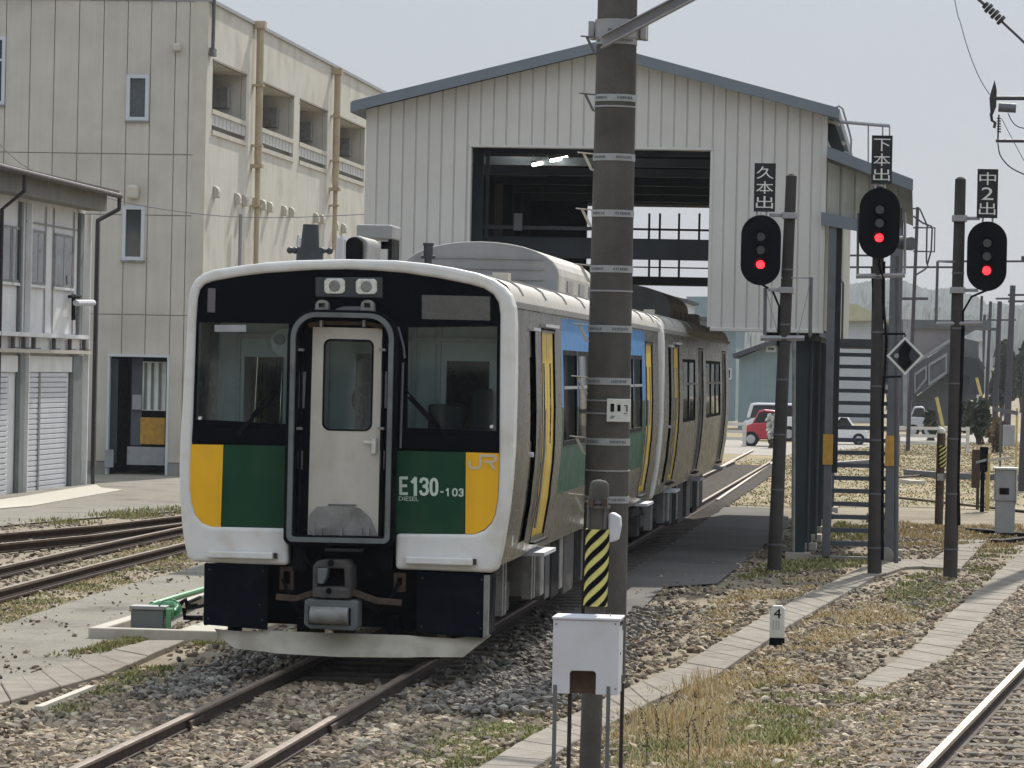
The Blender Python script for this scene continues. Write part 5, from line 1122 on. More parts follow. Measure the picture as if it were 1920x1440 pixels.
# round lamp unit and diamond sign on the middle post
dm = thing('diamond_sign', tuple(Q(1697, 667, 55.7)), 'white rimmed diamond plate with dark middle beside the staircase post', 'sign')
def dia(cx_, cy_, rr_): return [(Q(cx_+dx*rr_, cy_+dy*rr_, 55.7).x, Q(cx_+dx*rr_, cy_+dy*rr_, 55.7).z) for dx, dy in ((0, -1), (.97, 0), (0, 1.02), (-.97, 0))]
MB().prism(dia(1697, 667, 36), 55.7, 55.72, holes=[dia(1697, 667, 30)]).build('rim', K['letw'], dm)
MB().prism(dia(1697, 667, 30), 55.705, 55.715).build('plate', K['greyp'], dm)
MB().prism([(Q(x, y, 55.68).x, Q(x, y, 55.68).z) for x, y in ((1697, 640), (1709, 652), (1704, 668), (1710, 680), (1697, 694), (1684, 680), (1686, 655))], 55.68, 55.7).build('dark_mark', K['mblack'], dm)
v = Q(1681, 667, 55.69); MB().cyl((v.x, 55.68, v.z), (v.x, 55.703, v.z), .035, n=14).build('reflector', K['galv'], dm)
MB().tube([Q(1655, 626, 55.8), Q(1697, 626, 55.8), Q(1697, 632, 55.8)], .018, 6).build('sign_arm', K['mblack'], dm); MB().tube([Q(1655, 707, 55.8), Q(1690, 706, 55.8)], .018, 6).build('sign_arm', K['mblack'], dm)
lu = thing('loudspeaker', tuple(Q(1700, 455, 56.4)), 'grey drum shaped loudspeaker behind the middle signal head', 'loudspeaker')
b = MB(); b.tube([Q(1684, 455, 56.4), Q(1690, 455, 56.3), Q(1708, 457, 56.0)], [.06, .1, .1], 16); b.build('horn', K['galvd'], lu, smooth=True)
b = MB(); b.tube([Q(1680, 1056, 56.6), Q(1683, 480, 56.6)], .035, 8); b.build('pole', K['galvd'], lu)
b = MB(); b.cyl(Q(1698, 400, 56.4), Q(1698, 500, 56.4), .012, n=6); b.build('bracket', K['galvd'], lu)
# footings at the signal posts
for px, py, w_, lb in ((1492, 1048, .3, 'small square concrete footing beside the left signal post'), (1462, 1016, .12, 'low stub of concrete just left of the left signal post'), ):
    v = W(px, py, Z=GZ); MB().box(v.x-w_/2, v.x+w_/2, v.y-w_/2, v.y+w_/2, GZ-.02, GZ+.17).build('concrete_footing', K['conc'], label=lb, cat='footing', bevel=.01, seg=1)
v = W(1660, 1058, Z=GZ); MB().cyl((v.x, v.y-.15, GZ+.13), (v.x, v.y+.15, GZ+.13), .13, n=18).build('concrete_drum', K['conc'], label='small round concrete drum lying against the middle signal post', cat='drum')
v0, v1 = W(1668, 1030, Z=GZ+.12), W(1692, 1032, Z=GZ+.12); bx(v0.x, v1.x, v0.y-.1, v0.y+.2, GZ, GZ+.12).build('concrete_block', K['concl'], label='pale concrete block at the foot of the lean-to column', cat='block', bevel=.015)
v = Q(1489, 640, 58.0); pl = MB().tube([Q(1489, 632, 58), W(1487, 1035, Y=58)+Vector((0, 0, 0))], .028, 8); pl.build('pale_conduit_pole', K['airb'], label='thin pale conduit pole rising beside the shed columns', cat='pole')

# number marker
v = W(1456, 1213, Z=GZ); mk = thing('number_marker', (v.x, v.y, GZ), 'small white marker post with number 4 and black foot beside the cable trough', 'marker')
x0, x1, z0, z1 = rect(1443, 1135, 1472, 1196, v.y); w_ = (x1-x0)/2; xm = (x0+x1)/2
b = MB(); b.prism([(xm-w_*.95, z0), (xm+w_*.95, z0), (xm+w_*.95, z1-.04), (xm+w_*.6, z1), (xm-w_*.6, z1), (xm-w_*.95, z1-.04)], v.y-.05, v.y+.05); b.build('post', K['letw'], mk, bevel=.01)
b = MB(); b.box(xm-w_*.98, xm+w_*.98, v.y-.055, v.y+.055, GZ-.03, z0); b.build('black_foot', K['mblack'], mk, bevel=.006)
text_mb('4', .08, .105, (xm, v.y-.051, z1-.085), .004).build('lettering', K['mblack'], mk)
b = MB(); 
for k in range(3): b.box(xm-.045+k*.03, xm-.035+k*.03, v.y-.054, v.y-.051, z0+.09, z0+.19)
b.build('faded_characters', K['cabg'], mk)

# green pipe stand, grey box and kerb frame left of the train
gy = W(280, 1192, Z=GZ).y
pst = thing('green_pipe_stand', tuple(W(330, 1190, Z=GZ)), 'green painted pipes and valve on a stand left of the train', 'pipework')
b = MB(); g0 = gy
b.tube([Q(285, 1134, g0+1), Q(330, 1120, g0+2), Q(385, 1104, g0+5), Q(460, 1083, g0+9)], .035, 9); b.build('long_pipe', K['grpipe'], pst, smooth=True)
b = MB(); b.tube([Q(268, 1146, g0+.6), Q(300, 1134, g0+.5), Q(330, 1133, g0+.4), Q(335, 1142, g0+.3), Q(327, 1150, g0+.2)], .045, 9); b.tube([Q(304, 1147, g0+.1), Q(325, 1148, g0+.1)], .05, 9); b.build('bent_pipe', K['grpipe'], pst, smooth=True)
b = MB(); b.box(Q(312, 1160, g0).x, Q(320, 1160, g0).x, g0-.02, g0+.03, GZ, Q(316, 1142, g0).z); b.build('support_leg', K['grpipe'], pst)
v = Q(320, 1141, g0+.1); b = MB(); b.tube([(v.x+.12*math.cos(t), v.y-.05, v.z+.1*math.sin(t)) for t in np.linspace(0, 6.283, 19)], .012, 6); b.build('valve_wheel', K['grpipe'], pst)
b = MB(); b.tube([Q(338, 1132, g0+.3), Q(348, 1125, g0+.3), Q(352, 1138, g0+.3), Q(372, 1136, g0+.6), Q(400, 1128, g0+1)], .03, 7); b.tube([Q(346, 1140, g0+.2), Q(346, 1158, g0+.2), Q(380, 1159, g0+.2)], .03, 7); b.tube([Q(352, 1130, g0+.3), Q(375, 1120, g0+.6)], .02, 7); b.build('flexible_hose', K['mblack'], pst)
x0, x1, z0, z1 = rect(243, 1140, 308, 1182, gy); jb = thing('junction_box', ((x0+x1)/2, gy, GZ), 'grey lidded box on short legs beside the green pipes', 'box')
MB().box(x0+.01, x1-.01, gy, gy+.22, z0, z1-.02).build('casing', K['darkbox'], jb, bevel=.012); MB().box(x0-.005, x1+.005, gy-.02, gy+.24, z1-.018, z1+.02).build('lid', K['galv'], jb, bevel=.006); MB().box(x0+.04, x1-.04, gy+.03, gy+.19, GZ, z0).build('stand', K['mblack'], jb)
o = [W(163, 1190, Z=GZ+.13), W(395, 1187, Z=GZ+.13), W(430, 1110, Z=GZ+.13), W(300, 1128, Z=GZ+.13)]
A0, B0 = W(165, 1182, Z=GZ+.1), W(394, 1181, Z=GZ+.1); yb0, yb1 = A0.y, A0.y+7
kf = thing('concrete_kerb_frame', (A0.x, A0.y, GZ), 'low pale concrete kerb forming a rectangle around the pipe pit', 'kerb')
bx(A0.x, B0.x+.2, yb0, yb0+.15, GZ-.02, GZ+.13).build('kerb', K['concl'], kf, bevel=.015)
bx(A0.x, A0.x+.15, yb0+.152, yb1, GZ-.02, GZ+.128).build('kerb', K['concl'], kf, bevel=.015)
bx(B0.x-.25, B0.x+.2, yb0+.152, yb1, GZ-.02, GZ+.128).build('kerb', K['concl'], kf, bevel=.015)
v0, v1 = W(72, 1330, Z=GZ+.03), W(172, 1290, Z=GZ+.03); MB().obox(v0, v1, .07, .05).build('loose_timber', K['concl'], label='thin pale timber lying in the gravel at the lower left', cat='timber')

# ================================================================== right-hand yard furniture
def at(px, py): return W(px, py, Z=GZ)
v = at(1888, 1012); cb = thing('relay_cabinet', (v.x, v.y, GZ), 'grey equipment cabinet with dark window at the right edge', 'cabinet'); Y_ = v.y
x0, x1, z0, z1 = rect(1865, 880, 1905, 965, Y_)
MB().box(x0, x1, Y_, Y_+.45, z0+.25, z1).build('upper_case', K['cabg'], cb, bevel=.012); MB().box(x0+.02, x1-.01, Y_+.02, Y_+.4, GZ+.12, z0+.248).build('lower_case', K['cabg'], cb, bevel=.01)
q = rect(1874, 915, 1892, 927, Y_); bx(q[0], q[1], Y_-.01, Y_+.0, q[2], q[3]).build('window', K['mblack'], cb); bx(x1, x1+.02, Y_-.03, Y_+.48, z0+.2, z1+.02).build('side_panel', K['letw'], cb); bx(x0-.02, x1+.03, Y_-.04, Y_+.48, z1+.001, z1+.03).build('cap', K['letw'], cb)
v0, v1 = W(1820, 995, Z=GZ+.05), W(1990, 1010, Z=GZ+.05); MB().obox(v0, v1, .25, .1).build('timber_baulk', K['mblack'], label='dark timber baulk on the ground before the grey cabinet', cat='timber')
v0, v1 = W(1868, 1018, Z=GZ+.05), W(1960, 1008, Z=GZ+.05); MB().obox(v0, v1, .2, .1).build('steel_joist', K['mblack'], label='second dark bar lying behind the cabinet foot at the right', cat='bar')
v = at(1760, 984); sp_ = thing('striped_post', (v.x, v.y, GZ), 'dark far post with faded tiger stripes and white cap', 'post'); Y_ = v.y
c1_, c0_ = Q(1765, 812, Y_), Q(1760, 984, Y_); MB().tube([c0_, c1_], .085, 14).build('shaft', K['rust'], sp_); MB().ball((c1_.x, Y_, c1_.z+.02), .09, 12, 8).build('cap', K['letw'], sp_, smooth=True)
e0, e1 = Q(1765, 875, Y_), Q(1766, 835, Y_); sl = MB().tube([e0, e1], .092, 20).build('striped_sleeve', K['stripey'], sp_); tiger(MB(), lambda s: e0.lerp(e1, s), .096, 5, 180, 12).build('black_stripe', K['mblack'], sl)
q = rect(1757, 888, 1769, 901, Y_-.1); bx(q[0], q[1], Y_-.11, Y_-.1, q[2], q[3]).build('number_plate', K['cabg'], sp_)
v = at(1838, 960); sm = thing('rusty_switch_stand', (v.x, v.y, GZ), 'rusty brown upright switch stand with pale lever', 'switch stand'); Y_ = v.y
for l, nm_, m in (((1822, 843, 1838, 915), 'side_box', 'rust'), ((1837, 838, 1853, 885), 'head', 'mblack'), ((1830, 915, 1836, 955), 'leg', 'rust'), ((1838, 885, 1846, 960), 'leg', 'mblack'), ((1848, 850, 1856, 958), 'leg', 'wood')):
    q = rect(*l, Y_); bx(q[0], q[1], Y_, Y_+.15, q[2], q[3]).build(nm_, K[m], sm, bevel=.01, seg=1)
MB().obox(Q(1852, 863, Y_), Q(1902, 858, Y_), .03, .06).build('lever', K['concl'], sm); MB().obox(Q(1830, 867, Y_-.03), Q(1850, 862, Y_-.03), .03, .05).build('handle', K['cabg'], sm)
for pts, lb in (([(1700, 886), (1790, 893), (1920, 896)], 'dark low trackside rail bar across the dry field behind the signals'), ([(1560, 872), (1640, 866)], 'short dark bar seen between the stair treads')):
    q = [W(a, c, Z=GZ+.1) for a, c in pts]; b = MB()
    for a, c in zip(q[:-1], q[1:]): b.obox(a, c, .2, .18)
    b.build('ground_bar', K['galvd'], label=lb, cat='bar')
v0, v1 = W(1700, 902, Z=GZ+.06), W(1722, 905, Z=GZ+.06); MB().obox(v0, v1, .4, .1).build('concrete_slab', K['concl'], label='pale slab lying beside the low bar right of the staircase', cat='slab')
# grey case on post near the right edge
v = at(1900, 900); cz = thing('meter_case', (v.x, v.y, GZ), 'small grey meter case on a frame above the relay cabinet', 'case'); Y_ = v.y
for l, nm_, m in (((1880, 797, 1903, 836), 'case', 'cabg'), ((1874, 770, 1878, 890), 'leg', 'galvd'), ((1904, 765, 1908, 890), 'leg', 'wood')):
    q = rect(*l, Y_); bx(q[0], q[1], Y_, Y_+.2, q[2], q[3]).build(nm_, K[m], cz, bevel=.01, seg=1)
MB().obox(Q(1862, 766, Y_), Q(1908, 775, Y_), .1, .12).build('crossbar', K['galvd'], cz)

# ================================================================== far things
FYd = 172
def car(px0, px1, ptop, pbot, Y, paint, label, face=1, cars_kind='hatch'):
    x0, x1, z0, z1 = rect(px0, ptop, px1, pbot, Y); z0 = GZ; L_ = x1-x0; Hh = z1-z0; t = thing('parked_car', ((x0+x1)/2, Y, GZ), label, 'car', 'cars parked beyond the field')
    f = lambda u: x0+L_*(u if face > 0 else 1-u)
    lo = [(0.0, .28), (.02, .5), (.12, .58), (.25, .64), (.9, .66), (.99, .55), (1.0, .3), (.97, .2), (.03, .2)]
    hi = [(.22, .63), (.38, .97), (.5, 1.0), (.78, .98), (.93, .66)] if cars_kind == 'hatch' else ([(.03, .6), (.1, .98), (.2, 1), (.95, 1), (.98, .6)] if cars_kind == 'van' else [(.3, .62), (.45, .98), (.6, 1.0), (.78, .64)])
    MB().prism([(f(u), z0+Hh*v) for u, v in lo], Y, Y+1.6).build('body', K[paint], t, bevel=.06, seg=3)
    MB().prism([(f(u), z0+Hh*v) for u, v in hi], Y+.12, Y+1.48).build('cabin', K[paint], t, bevel=.06, seg=3)
    g = [(.5+(u-.5)*.86+.0, .64+(v-.64)*.85) for u, v in hi]
    MB().prism([(f(u), z0+Hh*v) for u, v in g], Y+.1, Y+1.5).build('window', K['winglass'], t)
    for u in (.2, .8):
        w_ = MB().cyl((f(u), Y-.02, z0+Hh*.2), (f(u), Y+.18, z0+Hh*.2), Hh*.21, n=20).build('wheel', K['tyre'], t); MB().cyl((f(u), Y-.03, z0+Hh*.2), (f(u), Y-.02, z0+Hh*.2), Hh*.12, n=16).build('rim', K['cars'], w_)
    b = MB().ball((f(.03), Y+.3, z0+Hh*.48), .1, 8, 6).build('headlight', K['lampg'], t)
car(1396, 1500, 756, 812, 165, 'carw', 'white van behind the red car at the edge of the dry field', 1, 'van')
car(1393, 1470, 768, 817, 152, 'red', 'red hatchback with its nose towards the train')
car(1540, 1628, 780, 822, 160, 'carw', 'low white sports car seen between the stair treads', -1, 'coupe')
car(1703, 1750, 762, 800, 185, 'cars', 'silver car under the footbridge stairs', -1)
def fence(x0p, x1p, Y, lb, zt_=1.0):
    a_, c = Q(x0p, 800, Y).x, Q(x1p, 800, Y).x; t = thing('guard_fence', ((a_+c)/2, Y, GZ), lb, 'fence')
    for zz in (.35, .62, .92): bx(a_, c, Y-.02, Y+.04, GZ+zz*zt_-.07, GZ+zz*zt_+.05).build('rail', K['fence'], t)
    n = max(1, int((c-a_)/2))
    for k in range(n+1): x = a_+(c-a_)*k/n; bx(x-.07, x+.07, Y+.041, Y+.16, GZ, GZ+1.0*zt_).build('post', K['fence'], t)
fence(1677, 1815, 150, 'white three-rail guard fence at the right beyond the dry field'); fence(1340, 1396, 150, 'short white guard fence between the train tail and the white van')
# light blue gabled house
hsY = 190
def house(pts_wall, roofpts, Y, dep, wall, roof, lb, wins=(), name='house'):
    P_ = lambda l: [(Q(x, y, Y).x, Q(x, y, Y).z) for x, y in l]; w_ = P_(pts_wall)
    t = thing(name, (w_[0][0], Y, GZ), lb, 'house'); xs_ = [p[0] for p in w_]
    poly = w_+[(w_[-1][0], GZ), (w_[0][0], GZ)]; MB().prism(poly, Y, Y+dep).build('wall', K[wall], t)
    if roofpts: MB().prism(P_(roofpts), Y-.6, Y+dep+.6).build('roof', K[roof], t)
    for l in wins:
        q = rect(*l, Y-.1); f = MB().prism([(q[0], q[2]), (q[1], q[2]), (q[1], q[3]), (q[0], q[3])], Y-.1, Y+.02, holes=[[(q[0]+.1, q[2]+.1), (q[1]-.1, q[2]+.1), (q[1]-.1, q[3]-.1), (q[0]+.1, q[3]-.1)]]).build('window', K['wframe'], t); bx(q[0]+.1, q[1]-.1, Y-.03, Y-.01, q[2]+.1, q[3]-.1).build('pane', K['winglass'], f)
house([(1386, 672), (1440, 648), (1500, 640), (1500, 700)], [(1374, 664), (1440, 640), (1560, 626), (1560, 634), (1440, 649), (1376, 672)], 190, 14, 'houseb', 'hroof', 'pale blue-grey gabled building with small high window behind the parked cars', [(1436, 648, 1455, 660)])
house([(1300, 600), (1380, 606), (1380, 700)], [(1290, 592), (1390, 600), (1388, 607), (1290, 600)], 230, 12, 'houseb', 'hroof', 'grey-blue house with flat eaves behind the tail of the train', [(1360, 690, 1372, 712)])
house([(1180, 566), (1283, 563), (1283, 640)], [(1170, 566), (1230, 548), (1292, 562), (1290, 567), (1172, 572)], 260, 12, 'housew', 'hroof', 'white house seen through the shed above the second railcar', [(1200, 575, 1230, 592), (1246, 574, 1272, 590)])
house([(1287, 556), (1345, 556), (1345, 640)], None, 280, 12, 'houseb', 'hroof', 'blue-grey block seen through the shed right of the white house')
house([(1560, 602), (1650, 600), (1650, 640)], [(1555, 602), (1590, 571), (1605, 570), (1668, 601)], 240, 10, 'housew', 'housey', 'house with pale yellow hipped roof seen above the staircase')
house([(1790, 640), (1842, 640), (1842, 700)], [(1800, 634), (1842, 634), (1842, 640), (1800, 640)], 235, 8, 'housew', 'housew', 'small white building behind the right signal post', [(1815, 645, 1838, 668)])
# footbridge with stairs
fb = thing('footbridge', tuple(Q(1760, 800, 205)), 'grey footbridge with sloping stair flight beyond the right signals', 'footbridge'); fY = 205
def PX(l, Y=fY): return [(Q(x, y, Y).x, Q(x, y, Y).z) for x, y in l]
MB().prism(PX([(1684, 598), (1860, 600), (1860, 617), (1684, 614)]), fY+2, fY+6).build('roof', K['bridge'], fb)
MB().prism(PX([(1714, 616), (1830, 618), (1800, 634), (1740, 668), (1714, 690)]), fY+2.2, fY+2.4).build('side_panel', K['bridgew'], fb)
MB().prism(PX([(1710, 690), (1800, 632), (1836, 640), (1836, 668), (1790, 692), (1710, 748)]), fY+1.5, fY+2.1).build('stair_flight', K['bridge'], fb)
MB().prism(PX([(1714, 700), (1738, 684), (1738, 712), (1714, 740)]), fY+1.4, fY+1.48, holes=[PX([(1717, 704), (1735, 691), (1735, 708), (1717, 732)])]).build('balustrade', K['bridgel'], fb)
MB().prism(PX([(1741, 682), (1776, 661), (1776, 700), (1741, 724)]), fY+1.4, fY+1.48, holes=[PX([(1744, 686), (1773, 668), (1773, 696), (1744, 716)])]).build('balustrade', K['bridgel'], fb)
MB().prism(PX([(1712, 680), (1785, 632), (1785, 638), (1712, 686)]), fY+1.38, fY+1.46).build('handrail', K['bridgel'], fb)
MB().prism(PX([(1712, 748), (1790, 692), (1835, 668), (1850, 690), (1834, 700), (1830, 800), (1712, 800)]), fY+2.5, fY+2.7).build('under_wall', K['bridge'], fb)
MB().prism(PX([(1806, 668), (1830, 672), (1846, 700), (1846, 740), (1818, 740), (1818, 706), (1806, 700)]), fY+1, fY+2).build('landing_block', K['greyp'], fb)
for x in (1697, 1706): MB().prism(PX([(x-4, 600), (x+4, 600), (x+4, 800), (x-4, 800)]), fY+.2, fY+.6).build('column', K['bridgel'], fb)
MB().prism(PX([(1684, 640), (1714, 645), (1714, 800), (1684, 800)]), fY+3, fY+3.2).build('rear_panel', K['bridge'], fb)
# leaning yellow posts
for (a_, c, e, f_, Y, lb) in ((1756, 745, 1775, 806, 155, 'leaning yellow timber post left of the bush'), (1831, 708, 1846, 745, 180, 'leaning yellow timber post above the bush')):
    MB().cyl(Q(e, f_, Y)-Vector((0, 0, .5)), Q(a_, c, Y), .07, n=8).build('leaning_post', K['wood'], label=lb, cat='post')
# foliage
def leafcloud(b, c, rad, n, s, rnd):
    c = Vector(c)
    for _ in range(n):
        d = Vector((rnd.gauss(0, 1), rnd.gauss(0, 1), rnd.gauss(0, 1))).normalized()*rnd.random()**.4
        p = c+Vector((d.x*rad[0], d.y*rad[1], d.z*rad[2])); q = Vector((rnd.gauss(0, 1), rnd.gauss(0, 1), rnd.gauss(0, 1))).normalized(); r = q.orthogonal().normalized(); t = q.cross(r); k = s*rnd.uniform(.5, 1.3)
        b.add([p+r*k, p+t*k*.6, p-r*k, p-t*k*.6], [(0, 1, 2, 3)])
def bush(px0, px1, pt, Y, lb, name='bush', cat='bush', n=900, dens=.16, m='leaf', seed=1):
    rnd = random.Random(seed); x0, x1 = Q(px0, 750, Y).x, Q(px1, 750, Y).x; zt_ = Q(px0, pt, Y).z; t = thing(name, ((x0+x1)/2, Y, GZ), lb, cat); w_ = x1-x0; H_ = zt_-GZ
    b = MB(); s = MB()
    for k in range(9):
        cx_ = x0+w_*rnd.uniform(.15, .85); cz_ = GZ+H_*rnd.uniform(.3, .82); cy_ = Y+rnd.uniform(-.3, .3)*w_
        leafcloud(b, (cx_, cy_, cz_), (w_*.22, w_*.2, H_*.2), n//9, dens, rnd); s.tube([((x0+x1)/2+rnd.uniform(-.2, .2), Y, GZ), (((x0+x1)/2+cx_)/2, (Y+cy_)/2, (GZ+cz_)/2), (cx_, cy_, cz_)], [.06, .04, .015], 6)
    b.build('crown', K[m], t); s.build('trunk', K['bark'], t)
K['leafb'] = mat('dry_brown_leaf', (.17, .12, .07), .85, var=.3, vs_=2)
bush(1800, 1880, 742, 168, 'dull green bush behind the white fence end', seed=3, n=1500); bush(1855, 1890, 770, 150, 'brown dry bush at the right of the green bush', seed=4, n=700, m='leafb')
bush(1735, 1762, 765, 175, 'small bush under the footbridge stairs', seed=5, n=500)
bush(1436, 1466, 775, 149, 'white flowering shrub in front of the red car', seed=8, n=700, dens=.1, m='letw')
# masts of the electrified line
def mast(px, pt, Y, w_, lb, arms=()):
    x = Q(px, 700, Y).x; t = thing('catenary_mast', (x, Y, GZ), lb, 'mast', 'overhead line masts along the far track'); zt_ = Q(px, pt, Y).z
    w_ *= .65; MB().tube([(x, Y, GZ), (x+.02*zt_, Y, zt_)], [w_, w_*.75], 12).build('shaft', K['purp'], t)
    for (l, r_, py) in arms: MB().cyl(Q(l, py, Y), Q(r_, py, Y), .06, n=6).build('arm', K['purp'], t)
mast(1705, 388, 150, .13, 'slim steel mast rising behind the middle signal', [(1690, 1740, 560), (1690, 1712, 396)])
mast(1840, 590, 260, .2, 'short far mast just right of the right signal post', [(1840, 1870, 616)])
mast(1850, 565, 240, .2, 'far mast second from the right signal post', [(1850, 1905, 600)])
mast(1867, 565, 215, .26, 'stout far mast third from the right signal post', [(1837, 1867, 618), (1867, 1900, 560)])
mast(1890, 535, 190, .28, 'stout dark mast nearest the right edge pole', [(1890, 1925, 553), (1890, 1925, 565)])
mast(1924, 300, 100, .24, 'dark concrete pole cut by the right edge of the picture')
cg = thing('mast_ladder_cage', tuple(Q(1730, 440, 150)), 'thin wire cage and hooks hanging right of the slim mast', 'cage')
b = MB(); 
for ln in ([(1712, 427), (1753, 427), (1752, 472), (1712, 471)], [(1738, 427), (1737, 490), (1740, 500), (1733, 506), (1715, 517)], [(1748, 427), (1746, 470), (1739, 495)], [(1700, 390), (1725, 392), (1735, 415), (1740, 427)], [(1712, 405), (1730, 418), (1748, 425)]): b.tube([Q(x, y, 150) for x, y in ln], .035, 5)
b.build('wire', K['purp'], cg)
gt = thing('portal_beam', tuple(Q(1700, 500, 165)), 'thin horizontal twin tube portal crossing behind the signals', 'portal')
for py in (479, 501): MB().cyl(Q(1560, py, 165), Q(1640 if py == 479 else 1790, py, 165), .05, n=6).build('tube', K['purp'], gt)
for px in (1588,): MB().cyl(Q(px, 445, 165), Q(px, 560, 165), .05, n=6).build('dropper', K['purp'], gt)
MB().cyl(Q(1757, 490, 165), Q(1921, 490, 165), .05, n=6).build('tube', K['purp'], gt); MB().cyl(Q(1562, 548, 165), Q(1588, 548, 165), .08, n=6).build('clamp', K['purp'], gt)
bx(Q(1915, 490, 160).x, Q(1935, 490, 160).x, 160, 160.4, Q(1915, 490, 160).z, Q(1915, 480, 160).z).build('end_plate', K['purp'], gt)
# overhead line bracket at the upper right
ohY = 62.0
oh = thing('overhead_bracket', tuple(Q(1870, 200, ohY)), 'dark overhead line bracket with insulators entering from the right edge', 'bracket'); b = MB()
O = lambda px, py: Q(px, py, ohY)
b.tube([O(1862, 184), O(2000, 184)], .035, 8); b.build('upper_tube', K['purp'], oh)
MB().tube([O(1872, 201), O(1905, 203)], [.075, .075], 12).build('weight', K['galvd'], oh, smooth=True)
pt_ = O(2000, 184); MB().tube([(pt_.x, ohY, GZ), (pt_.x, ohY, 10)], [.19, .15], 20).build('post', K['polec2'], oh, smooth=True)
b = MB().tube([O(1867, 264), O(2000, 265)], .028, 8); b.build('lower_tube', K['purp'], oh)
b = MB(); b.prism([(O(x, y).x, O(x, y).z) for x, y in ((1865, 150), (1869, 170), (1868, 200), (1862, 215), (1857, 212), (1855, 185), (1858, 172))], ohY-.03, ohY+.03); b.build('end_bracket', K['insul'], oh)
b = MB(); b.tube([O(1858, 212), O(1860, 226), O(1866, 230), O(1864, 240)], .025, 7); b.build('hook', K['insul'], oh)
b = MB()
for k in range(6): a_ = O(1873, 222+k*5); b.cyl(a_+Vector((0, 0, -.01)), a_+Vector((0, 0, .01)), .035, n=10)
b.cyl(O(1873, 215), O(1871, 264), .015, n=6); b.build('insulator', K['insul'], oh)
def wire(pts, Y, r, lb, m='wire'):
    ps_ = [Q(x, y, yy) for (x, y), yy in zip(pts, Y)]
    out = []
    for i in range(len(ps_)-1):
        p0 = ps_[max(i-1, 0)]; p1 = ps_[i]; p2 = ps_[i+1]; p3 = ps_[min(i+2, len(ps_)-1)]
        for k in range(5):
            t = k/5; out.append(.5*((2*p1)+(-p0+p2)*t+(2*p0-5*p1+4*p2-p3)*t*t+(-p0+3*p1-3*p2+p3)*t**3))
    out.append(ps_[-1]); MB().tube(out, r, 6).build('wire', K[m], label=lb, cat='wire')
wire([(1720, -400), (1788, -12), (1800, 40), (1816, 95), (1836, 145), (1856, 178)], [60]*6, .009, 'thin grey wire curving down to the overhead bracket', 'galv')
wire([(1871, 268), (1875, 290), (1888, 308), (1905, 320), (1935, 333)], [62]*5, .012, 'dark wire loop curling below the overhead bracket')
wire([(1878, 222), (1895, 255), (1930, 320)], [62.2]*3, .006, 'fine slanting wire below the overhead bracket')
wire([(1890, 212), (1898, 228), (1910, 238), (1935, 243)], [61.8]*4, .009, 'short sagging wire just right of the insulators')
iw = thing('strain_wire', tuple(Q(1860, 15, 50)), 'thick slanting wire with dark insulator at the top right corner', 'wire')
MB().cyl(Q(1430, -347, 50), Q(1850, 12, 50), .02, n=8).build('upper_rod', K['wire'], iw); MB().cyl(Q(1876, 38, 50), Q(2050, 201, 50), .017, n=8).build('lower_rod', K['wire'], iw)
b = MB(); a_, c = Q(1848, 10, 50), Q(1877, 38, 50)
for k in range(6): p = a_.lerp(c, k/5); d = (c-a_).normalized()*.022; b.cyl(p-d, p+d, .05 if k % 2 == 0 else .07, n=12)
b.build('insulator', K['insul'], iw)
wire([(-20, 250), (60, 320), (215, 375), (380, 402), (520, 408), (683, 402)], [88, 90, 92, 93, 93, 92], .01, 'faint cable strung across the office block front', 'airb')
# hills
K['hillm'] = mat('wooded_hill', (.04, .055, .05), .95, var=.35, vs_=.03, fine=0)
def hill(name, Y, prof, seed, m='hillm', dep=260):
    rnd = random.Random(seed); xs_ = []; b = MB(); n = 0; pts = []
    for (p0, q0), (p1, q1) in zip(prof[:-1], prof[1:]):
        k = max(2, int(abs(p1-p0)/5))
        for i in range(k): t = i/k; pts.append((p0+(p1-p0)*t, q0+(q1-q0)*t-abs(rnd.gauss(0, 1.6))))
    rows_ = 7; vv = []
    for r_ in range(rows_):
        s = r_/(rows_-1)
        for (px, py) in pts:
            top_ = Q(px, py, Y+dep); zt_ = top_.z-GZ; h = (math.sin(s*math.pi/2))*zt_
            vv.append((Q(px, py, Y+dep*s).x if False else top_.x*(Y+dep*s)/(Y+dep), Y+dep*s+rnd.uniform(-4, 4), GZ-1+h+(rnd.uniform(-.6, .8) if r_ else 0)))
    m_ = len(pts); b.add(vv, [(r_*m_+i, r_*m_+i+1, (r_+1)*m_+i+1, (r_+1)*m_+i) for r_ in range(rows_-1) for i in range(m_-1)]); b.build(name, K[m], kind='structure', org=(0, 0, 0))
hill('far_hills', 1300, [(900, 600), (1190, 566), (1300, 560), (1420, 590), (1560, 535), (1600, 528), (1680, 520), (1740, 540), (1790, 538), (1850, 566), (1960, 570), (2200, 560)], 3, dep=300)
hill('near_hills', 700, [(900, 640), (1200, 600), (1500, 600), (1600, 568), (1680, 560), (1760, 575), (1830, 590), (1880, 572), (2100, 580)], 5)
for i, (px0, px1, pt, Y) in enumerate(((1560, 1620, 610, 320), (1640, 1690, 596, 330), (1860, 1900, 640, 300), (1895, 1935, 625, 330), (1690, 1730, 590, 350), (1330, 1380, 640, 310))):
    bush(px0, px1, pt, Y, ['wide dark tree behind the house with the yellow roof', 'rounded tree left of the footbridge roof', 'low tree between the far masts', 'tree beyond the masts at the right edge', 'tree just above the footbridge roof', 'tree behind the pale blue building'][i], 'broadleaf_tree', 'tree', 1200, .5, seed=20+i)

